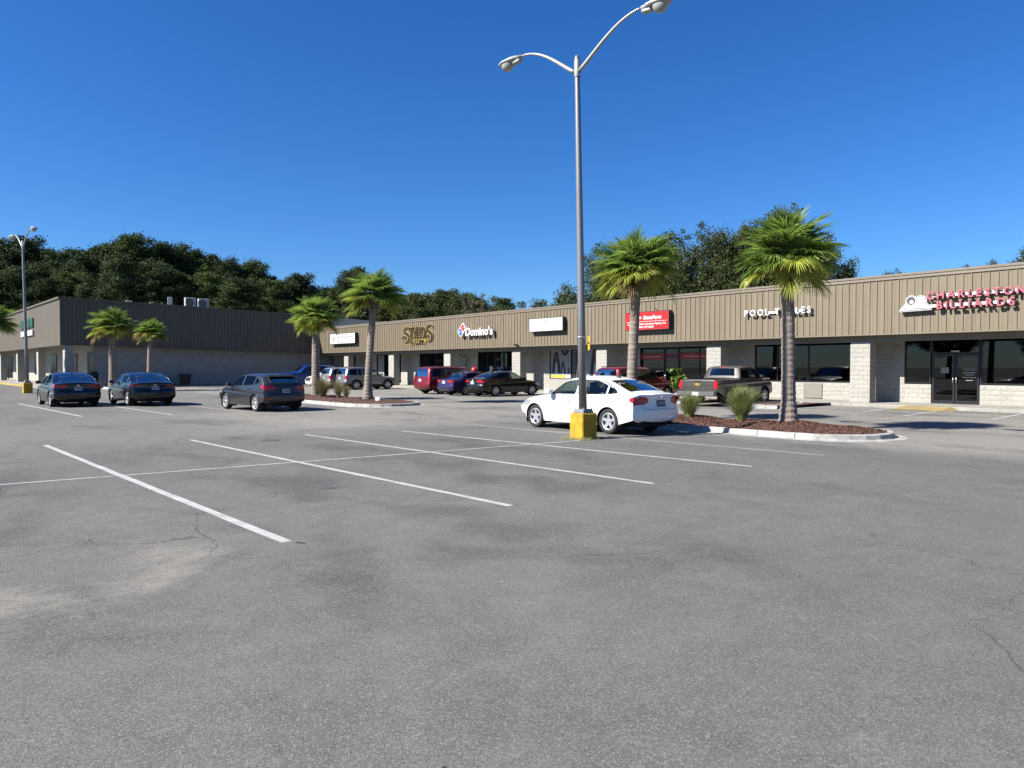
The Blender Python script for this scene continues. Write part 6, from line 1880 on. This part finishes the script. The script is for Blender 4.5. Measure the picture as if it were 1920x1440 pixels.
for j, (px, ytop, d, w, lab) in enumerate([(1262, 424, 64, 1.0, 'dark oak behind the left near palm'), (1130, 468, 66, .85, 'dark oak between the light pole and the left near palm'), (1195, 478, 62, .9, 'lower oak right behind the left near palm crown'), (1345, 415, 60, .72, 'slim oak at the left of the tall pair behind the right near palm'), (1455, 380, 62, .95, 'tallest oak behind the right near palm'), (1530, 436, 60, .85, 'oak at the right edge of the clump behind the right near palm'), (1400, 432, 63, .9, 'oak filling the middle of the clump behind the right near palm')]):
    p = ground_at(px, d); H = 1.72 + (688 - ytop) / 1370 * d
    plant_tree('oak_tree', OAKS[j % 4], 12.0, (p.x, p.y, 0), H * 1.0, w, j * 1.3, lab, 'tree', None)
for px, ytop, d, w, lab in [(1660, 503, 66, .9, 'low tree top above the fascia left of the billiards logo'), (1700, 509, 67, .7, 'lowest tree top above the fascia over the billiards logo'), (1803, 492, 66, .5, 'small tree tip above the fascia over the pink letters'), (1912, 458, 60, .75, 'oak at the right edge of the picture above the roof')]:
    p = ground_at(px, d); H = 1.72 + (688 - ytop) / 1370 * d
    plant_tree('oak_tree', OAKS[int(px) % 4], 12.0, (p.x, p.y, 0), H * 1.0, w, px * .37, lab, 'tree', None)
# trees across the road behind the camera, seen only as reflections in the shop glass
for j, (x, y, H) in enumerate([(-58, -66, 11), (-46, -62, 13), (-34, -68, 10), (-22, -64, 12), (-9, -66, 9), (3, -62, 12), (16, -66, 11), (28, -60, 13)]):
    plant_tree('oak_tree', OAKS[j % 4], 12.0, (x, y, 0), H, 1.2, j * 2.1, 'tree across the road mirrored in the shop windows', 'tree', 'trees mirrored in the shop windows')

# ---- cabbage palms
def frond_mesh(seed, m, old=0.0):
    """fan leaf: stalk, arching midrib and narrow folded segments with drooping tips"""
    rr = random.Random(seed)
    vs = []; fs = []
    pet = .58; n = 44
    k = MB(); k.tube([(pet * t, 0, .04 * math.sin(t * 2.5)) for t in (0, .5, 1.0)], [.020, .014, .010], 5); vs += k.v; fs += k.f
    for i in range(n):
        s_ = -1 + 2 * i / (n - 1)
        a = s_ * R_(118) + rr.uniform(-.03, .03)
        L = .82 * (1 - .30 * abs(s_) ** 1.5) * rr.uniform(.86, 1.06)
        core = (1 - abs(s_))
        ox = pet + .26 * core; oz = .03 - .06 * core
        dx, dy = math.cos(a), math.sin(a)
        droop = rr.uniform(.04, .22) + old * .25; fold = .34
        prev = None
        wd = .0185 * rr.uniform(.85, 1.15)
        for t, w in [(0, .45), (.30, 1.0), (.60, .9), (.84, .55), (1.0, .04)]:
            r = L * t
            z = oz + fold * abs(s_) * math.sin(min(t, .7) * 1.5) * .7 - droop * max(0, t - .40) ** 1.5 * 2.0 - .10 * core * t * t
            px, py = ox + dx * r * (1 - .2 * droop * t), dy * r * .88
            nx, ny = -dy * wd * w, dx * wd * w
            b0 = len(vs)
            vs += [(px + nx, py + ny, z + .010 * w), (px, py, z - .008 * w), (px - nx, py - ny, z + .010 * w)]
            if prev is not None:
                fs += [(prev, prev + 1, b0 + 1, b0), (prev + 1, prev + 2, b0 + 2, b0 + 1)]
            prev = b0
    return mesh('frond', vs, fs, m)
FRONDS = [[frond_mesh(10 * q + j, M_frond[q], old=(0, .25, .9)[q]) for j in range(4)] for q in range(3)]
def palm(loc, h, lean, label, seed, cr=1.0, r0=.17, flare=.0, n=68, group='cabbage palms in the car park'):
    rr = random.Random(seed)
    e = empty('palm_tree', loc, 0, label, 'palm', group)
    k = MB()
    pts = []; rad = []
    m_ = 60
    for i in range(m_ + 1):
        t = i / m_
        z = -.1 + (h + .1) * t
        pts.append((lean[0] * t ** 1.5, lean[1] * t ** 1.5, z))
        rr2 = r0 * (1 + flare * max(0, 1 - t * 6) + .10 * max(0, 1 - t * 3) - .18 * t + .10 * max(0, t - .88) / .12)
        rad.append(rr2 * (1 + (.045 if i % 2 else -.02) + rr.uniform(-.02, .02)))
    k.tube(pts, rad, 16); k.build('trunk', M_palmtrunk, e, smooth=False)
    top = Vector((lean[0], lean[1], h))
    low = rr.uniform(1.24, 1.44); old_from = rr.uniform(.50, .74)
    # leaf bases left on the upper trunk
    bt = MB()
    for i in range(34):
        a = i * 2.4; zz = h - .75 * (i / 34) + .05; rr0 = r0 * .92
        out = rr.uniform(.10, .24) * (1 - .3 * i / 34); ln = rr.uniform(.20, .34)
        c0 = Vector((lean[0] * (zz / h) ** 1.5 + math.cos(a) * rr0 * .85, lean[1] * (zz / h) ** 1.5 + math.sin(a) * rr0 * .85, zz - .05))
        c1 = c0 + Vector((math.cos(a) * out, math.sin(a) * out, ln)); sd = Vector((-math.sin(a), math.cos(a), 0)) * .045
        up_ = Vector((math.cos(a) * .02, math.sin(a) * .02, 0))
        bt.add([c0 - sd, c0 + sd, c1 + sd * .5, c1 - sd * .5, c0 - sd + up_, c0 + sd + up_, c1 + sd * .5 + up_, c1 - sd * .5 + up_], [(0, 1, 2, 3), (4, 7, 6, 5), (0, 4, 5, 1), (2, 6, 7, 3), (1, 5, 6, 2), (3, 7, 4, 0)])
    bt.build('leaf_bases', M_boot, e)
    for i in range(n):
        t = i / (n - 1)
        el = math.asin(max(-1, min(1, 0.99 - low * t))) + R_(rr.gauss(0, 9)); az = i * 2.39996 + rr.gauss(0, .4)
        q = 0 if t < old_from + .2 * rr.random() else 1
        if t > .97 and rr.random() < .2: q = 2
        s_ = cr * rr.uniform(.82, 1.02) * (.90 + .10 * min(1, t / .3))
        o = link('frond', FRONDS[q][rr.randrange(4)], e, scale=(s_, s_, s_))
        o.rotation_euler = (rr.gauss(0, .22), -el, az)
        o.location = top + Vector((0, 0, .10 - .12 * t))
    return e
palm((-10.32, 18.3, .15), 4.42, (-.05, -.05), 'near palm with thick trunk at the right end of the near island', 11, 1.0, .188, .40)
palm((-15.6, 18.0, .15), 4.60, (.16, .10), 'near palm with shaggy leaf bases behind the white sedan', 12, 1.02, .17, .2)
palm((-30.75, 16.8, .18), 4.75, (.30, .22), 'leaning palm at the right end of the mid island', 13, 1.06, .18, .5)
palm((-35.95, 16.6, .16), 4.0, (-.02, .05), 'upright palm at the left end of the mid island behind the hatchback', 14, 1.0, .22, .1)
palm((-58.3, 11.5, .1), 4.3, (.0, .0), 'larger palm in front of the shaded side wall, left of the pair', 15, 1.15, .25, .1)
palm((-66.2, 15.8, .05), 4.35, (.1, .1), 'smaller palm in front of the shaded side wall, right of the pair', 16, .95, .21, .1)
palm((-70.4, 5.4, .1), 5.0, (.0, .0), 'palm cut off by the left edge of the picture', 17, 1.25, .24, .1)

# ---- ornamental grass clumps
def clump(loc, h, spread, n, label, seed, lean=(0, 0), m=None, name='grass_clump'):
    rr = random.Random(seed)
    vs = []; fs = []
    for i in range(n):
        a = rr.uniform(0, 6.28); r = rr.uniform(0, .12) * spread / .6; L = h * rr.uniform(.55, 1.12)
        out = spread * rr.uniform(.05, 1.0) ** .8; w = rr.uniform(.003, .0065)
        bx, by = math.cos(a) * r, math.sin(a) * r
        ca, sa = math.cos(a + rr.uniform(-.5, .5)), math.sin(a + rr.uniform(-.5, .5))
        prev = None
        for t, ww in [(0, 1), (.3, 1), (.6, .8), (.85, .5), (1, .1)]:
            q = out * t ** 1.8
            z = L * (t - .22 * t ** 3 * (out / spread) ** 2)
            x, y = bx + ca * q + lean[0] * t * t, by + sa * q + lean[1] * t * t
            b0 = len(vs); vs += [(x - sa * w * ww, y + ca * w * ww, z), (x + sa * w * ww, y - ca * w * ww, z)]
            if prev is not None: fs.append((prev, prev + 1, b0 + 1, b0))
            prev = b0
    e = empty(name, loc, 0, label, 'grass', 'ornamental grass clumps')
    link('blades', mesh('blades', vs, fs, m or M_blade), e)
    return e
clump((-13.33, 18.0, .14), .85, .55, 900, 'thin grass clump beside the white sedan', 21)
clump((-11.63, 18.1, .16), 1.0, .60, 2400, 'full green grass clump between the white sedan and the palm', 22)
clump((-34.3, 16.2, .16), 1.05, .70, 1100, 'tall dry grass clump by the left palm of the mid island', 23, m=M_bladedry)
clump((-32.75, 16.3, .16), .88, .40, 700, 'grass clump in the middle of the mid island', 24, m=M_bladedry)
clump((-32.15, 16.4, .16), .66, .32, 500, 'smallest grass clump on the mid island', 25, m=M_bladedry)
# broad-leaved bush left of the pickup
def bush(loc, h, r, n, label, seed):
    rng = np.random.default_rng(seed)
    e = empty('leafy_bush', loc, 0, label, 'bush')
    cs = [(rng.uniform(-r, r) * .8, rng.uniform(-r, r) * .8, h * rng.uniform(.25, .95)) for _ in range(14)]
    v, f = leaf_cloud(rng, cs, [r * .45] * 14, n, .16, .9)
    link('leaves', np_mesh('leaves', v, f, leafmat('bush_leaf', (.06, .10, .014), (.14, .20, .03), .4, .5, 0)), e)
    k = MB()
    for c in cs: k.tube([(0, 0, 0), (c[0] * .5, c[1] * .5, c[2] * .6), c], [.02, .014, .006], 5)
    k.build('stems', M_trunk, e)
bush((-22.55, 29.6, .12), 1.5, .36, 30, 'yellow-green leafy bush left of the pickup tailgate', 31)
# white stone on the mid island and weeds round the lamp base
e = empty('landscape_stone', (-28.8, 16.3, .19), 0.3, 'small white block lying on the mid island mulch', 'stone')
MB().bbox(-.16, .16, -.12, .12, -.03, .19, .05).build('block', M_signwhite, e)
rr = random.Random(5); vs = []; fs = []
for i in range(900):
    side_ = rr.randrange(4); u = rr.uniform(-.38, .38); d = .245 + abs(rr.gauss(0, .06))
    x, y = [(u, -d), (u, d), (-d, u), (d, u)][side_]; h_ = rr.uniform(.02, .10); a = rr.uniform(0, 6.28); w = .004
    b0 = len(vs); vs += [(x - w, y, 0), (x + w, y, 0), (x + math.cos(a) * h_ * .6, y + math.sin(a) * h_ * .6, h_)]; fs.append((b0, b0 + 1, b0 + 2))
o = link('weeds', mesh('weeds', vs, fs, M_bladedry), None, loc=(-12.32, 12.5, 0)); tag(o, 'thin weeds growing round the near lamp footing', 'weeds', kind='stuff')

# ------------------------------------------------------------------ light poles
M_pole = pm('galvanised', (0.34, 0.345, 0.35), 0.45, metal=.45, var=(3, .15), stretch=(3, 3, .3))
M_polelight = pm('arm_metal', (0.55, 0.56, 0.53), 0.4, metal=.4)
M_head = pm('lamp_housing', (0.55, 0.56, 0.52), .5, var=(4, .1))
M_diff = pm('lamp_glass', (0.50, 0.50, 0.46), .12, spec=.6, coat=.5)
M_refl = pm('reflector_inside', (.55, .53, .48), .4, metal=.4)
M_footing = pm('yellow_footing', (0.68, 0.41, 0.012), 0.8, var=(4.5, .34), bump=(7, .7))
def light_pole(loc, label, rz=0.0, sign=True):
    e = empty('light_pole', loc, rz, label, 'lamp post', 'twin-arm car park light poles')
    MB().bbox(-.225, .225, -.245, .245, -.02, .62, .02).build('footing', M_footing, e)
    k = MB(); k.bbox(-.18, .18, -.18, .18, .621, .64, .006); k.add([(-.17, -.17, .64), (.17, -.17, .64), (.17, .17, .64), (-.17, .17, .64), (-.15, -.15, .72), (.15, -.15, .72), (.15, .15, .72), (-.15, .15, .72)], [(0, 1, 5, 4), (1, 2, 6, 5), (2, 3, 7, 6), (3, 0, 4, 7), (4, 5, 6, 7)]); k.build('base_cover', M_pole, e)
    for bx, by in ((-.14, -.14), (.14, -.14), (.14, .14), (-.14, .14)):
        MB().lathe([(.022, .721 - .08), (.022, .70), (.016, .70), (.014, .755), (.001, .757)], 8, 'z', (bx, by, 0)).build('anchor_bolt', M_steel, e)
    MB().bbox(-.115, -.085, -.055, .055, 1.0, 1.22, .008).build('hand_hole_cover', M_pole, e)
    tl = (-.11, -.13)
    P = lambda z: (tl[0] * z / 9.1, tl[1] * z / 9.1, z)
    k = MB(); k.tube([P(.64), P(3), P(6), P(9.0), P(9.08)], [.102, .092, .076, .060, .05], 20); k.build('shaft', M_pole, e, smooth=True)
    MB().lathe([(.075, 0), (.078, .02), (.078, .38), (.07, .40)], 16).build('arm_clamp', M_polelight, e, smooth=True, loc=P(8.58))
    for s_ in (-1, 1):
        x0, y0, _ = P(8.75)
        pts = []; rd = []
        for i in range(13):
            t = i / 12
            pts.append((x0 + s_ * (.05 + 1.75 * t), y0 + s_ * .2 * t, 8.70 + .90 * math.sin(t * math.pi / 2) ** 1.12)); rd.append(.052 - .027 * t)
        k = MB(); k.tube(pts, rd, 12); k.build('arm', M_polelight, e, smooth=True)
        hd = empty('lamp_head', (x0 + s_ * 1.80, y0 + s_ * .21, 9.58), 0 if s_ > 0 else math.pi); hd.parent = e
        hd.rotation_euler = (0, R_(4) , (math.atan2(.2, 1.75)) + (0 if s_ > 0 else math.pi))
        hd.scale = (1.0, 1.1, 1.1)
        # cobra head: tapered housing with a bowl lens
        k = MB(); secs = [(0, .07, .05, .07), (.12, .085, .06, .09), (.14, .11, .075, .11), (.30, .15, .085, .13), (.55, .165, .075, .10), (.68, .12, .05, .06), (.72, .05, .02, .03)]
        n = 14; vs = []; fs = []
        for (x, w, zt_, zb_) in secs:
            for j in range(n):
                a = 2 * math.pi * j / n; zz = math.sin(a); vs.append((x, math.cos(a) * w, (zt_ if zz > 0 else .045) * zz))
        for i in range(len(secs) - 1):
            for j in range(n): fs.append((i * n + j, i * n + (j + 1) % n, (i + 1) * n + (j + 1) % n, (i + 1) * n + j))
        fs.append(tuple(range(n))[::-1]); fs.append(tuple((len(secs) - 1) * n + j for j in range(n)))
        k.add(vs, fs); k.build('housing', M_head, hd, smooth=True)
        k = MB(); k.bbox(.02, .26, -.07, .07, -.11, -.035, .02); k.build('gear_box', M_head, hd)
        k = MB(); vs = []; fs = []; m_ = 6
        for i in range(m_ + 1):
            ph = math.pi / 2 * i / m_
            for j in range(16):
                a = 2 * math.pi * j / 16; vs.append((.47 + .19 * math.cos(a) * math.cos(ph), .14 * math.sin(a) * math.cos(ph), -.04 - .15 * math.sin(ph)))
        for i in range(m_):
            for j in range(16): fs.append((i * 16 + j, i * 16 + (j + 1) % 16, (i + 1) * 16 + (j + 1) % 16, (i + 1) * 16 + j))
        k.add(vs, fs); k.build('lens_bowl', M_diff, hd, smooth=True)
        k = MB(); k.lathe([(.001, -.05), (.07, -.06), (.10, -.045)], 12, 'z', (.45, 0, 0)); k.build('lamp', M_refl, hd)
    if sign:
        x0, y0, _ = P(2.45)
        k = MB(); k.box(-.035, .035, .0, .012, 0, .34); k.build('sign_plate', M_yellow, e, loc=(x0 + .17, y0 + .07, 2.12))
        k = MB(); k.lathe([(.108, 0), (.11, .005), (.11, .02), (.108, .025)], 16); k.build('strap', M_steel, e, loc=(x0, y0, 2.42))
        k = MB(); k.box(.02, .15, .03, .068, 0, .03); k.build('sign_bracket', M_steel, e, loc=(x0 + .02, y0 + .0, 2.30))
        k = MB(); k.tube([(-.11, -.05, 1.9), (-.13, -.10, 1.5), (-.12, -.07, 1.1), (-.17, -.16, .75)], .006, 5); k.build('loose_wire', M_wallplain, e)
    return e
light_pole((-12.32, 12.5, 0), 'tall twin-arm light pole on a yellow footing beside the white sedan', 0.0)
light_pole((-57.3, 6.3, 0), 'distant twin-arm light pole on a yellow footing at the far left', R_(2), False).scale = (1.05, 1.05, 1.10)

# ------------------------------------------------------------------ litter on the asphalt
M_twig = pm('twig', (.05, .035, .025), .9)
for j, (x, y, L_, a) in enumerate([(-6.75, 2.95, .05, .5), (-4.75, .3, .04, .9), (-2.55, 1.75, .014, .2)]):
    tag(MB().tube([(-L_, 0, .006), (0, .006, .010), (L_, 0, .006)], .005, 5).build('twig', M_twig, None, loc=(x, y, .002), rot=(0, 0, a)), 'tiny dark twig lying on the open asphalt', 'twig', 'twigs and litter on the asphalt')
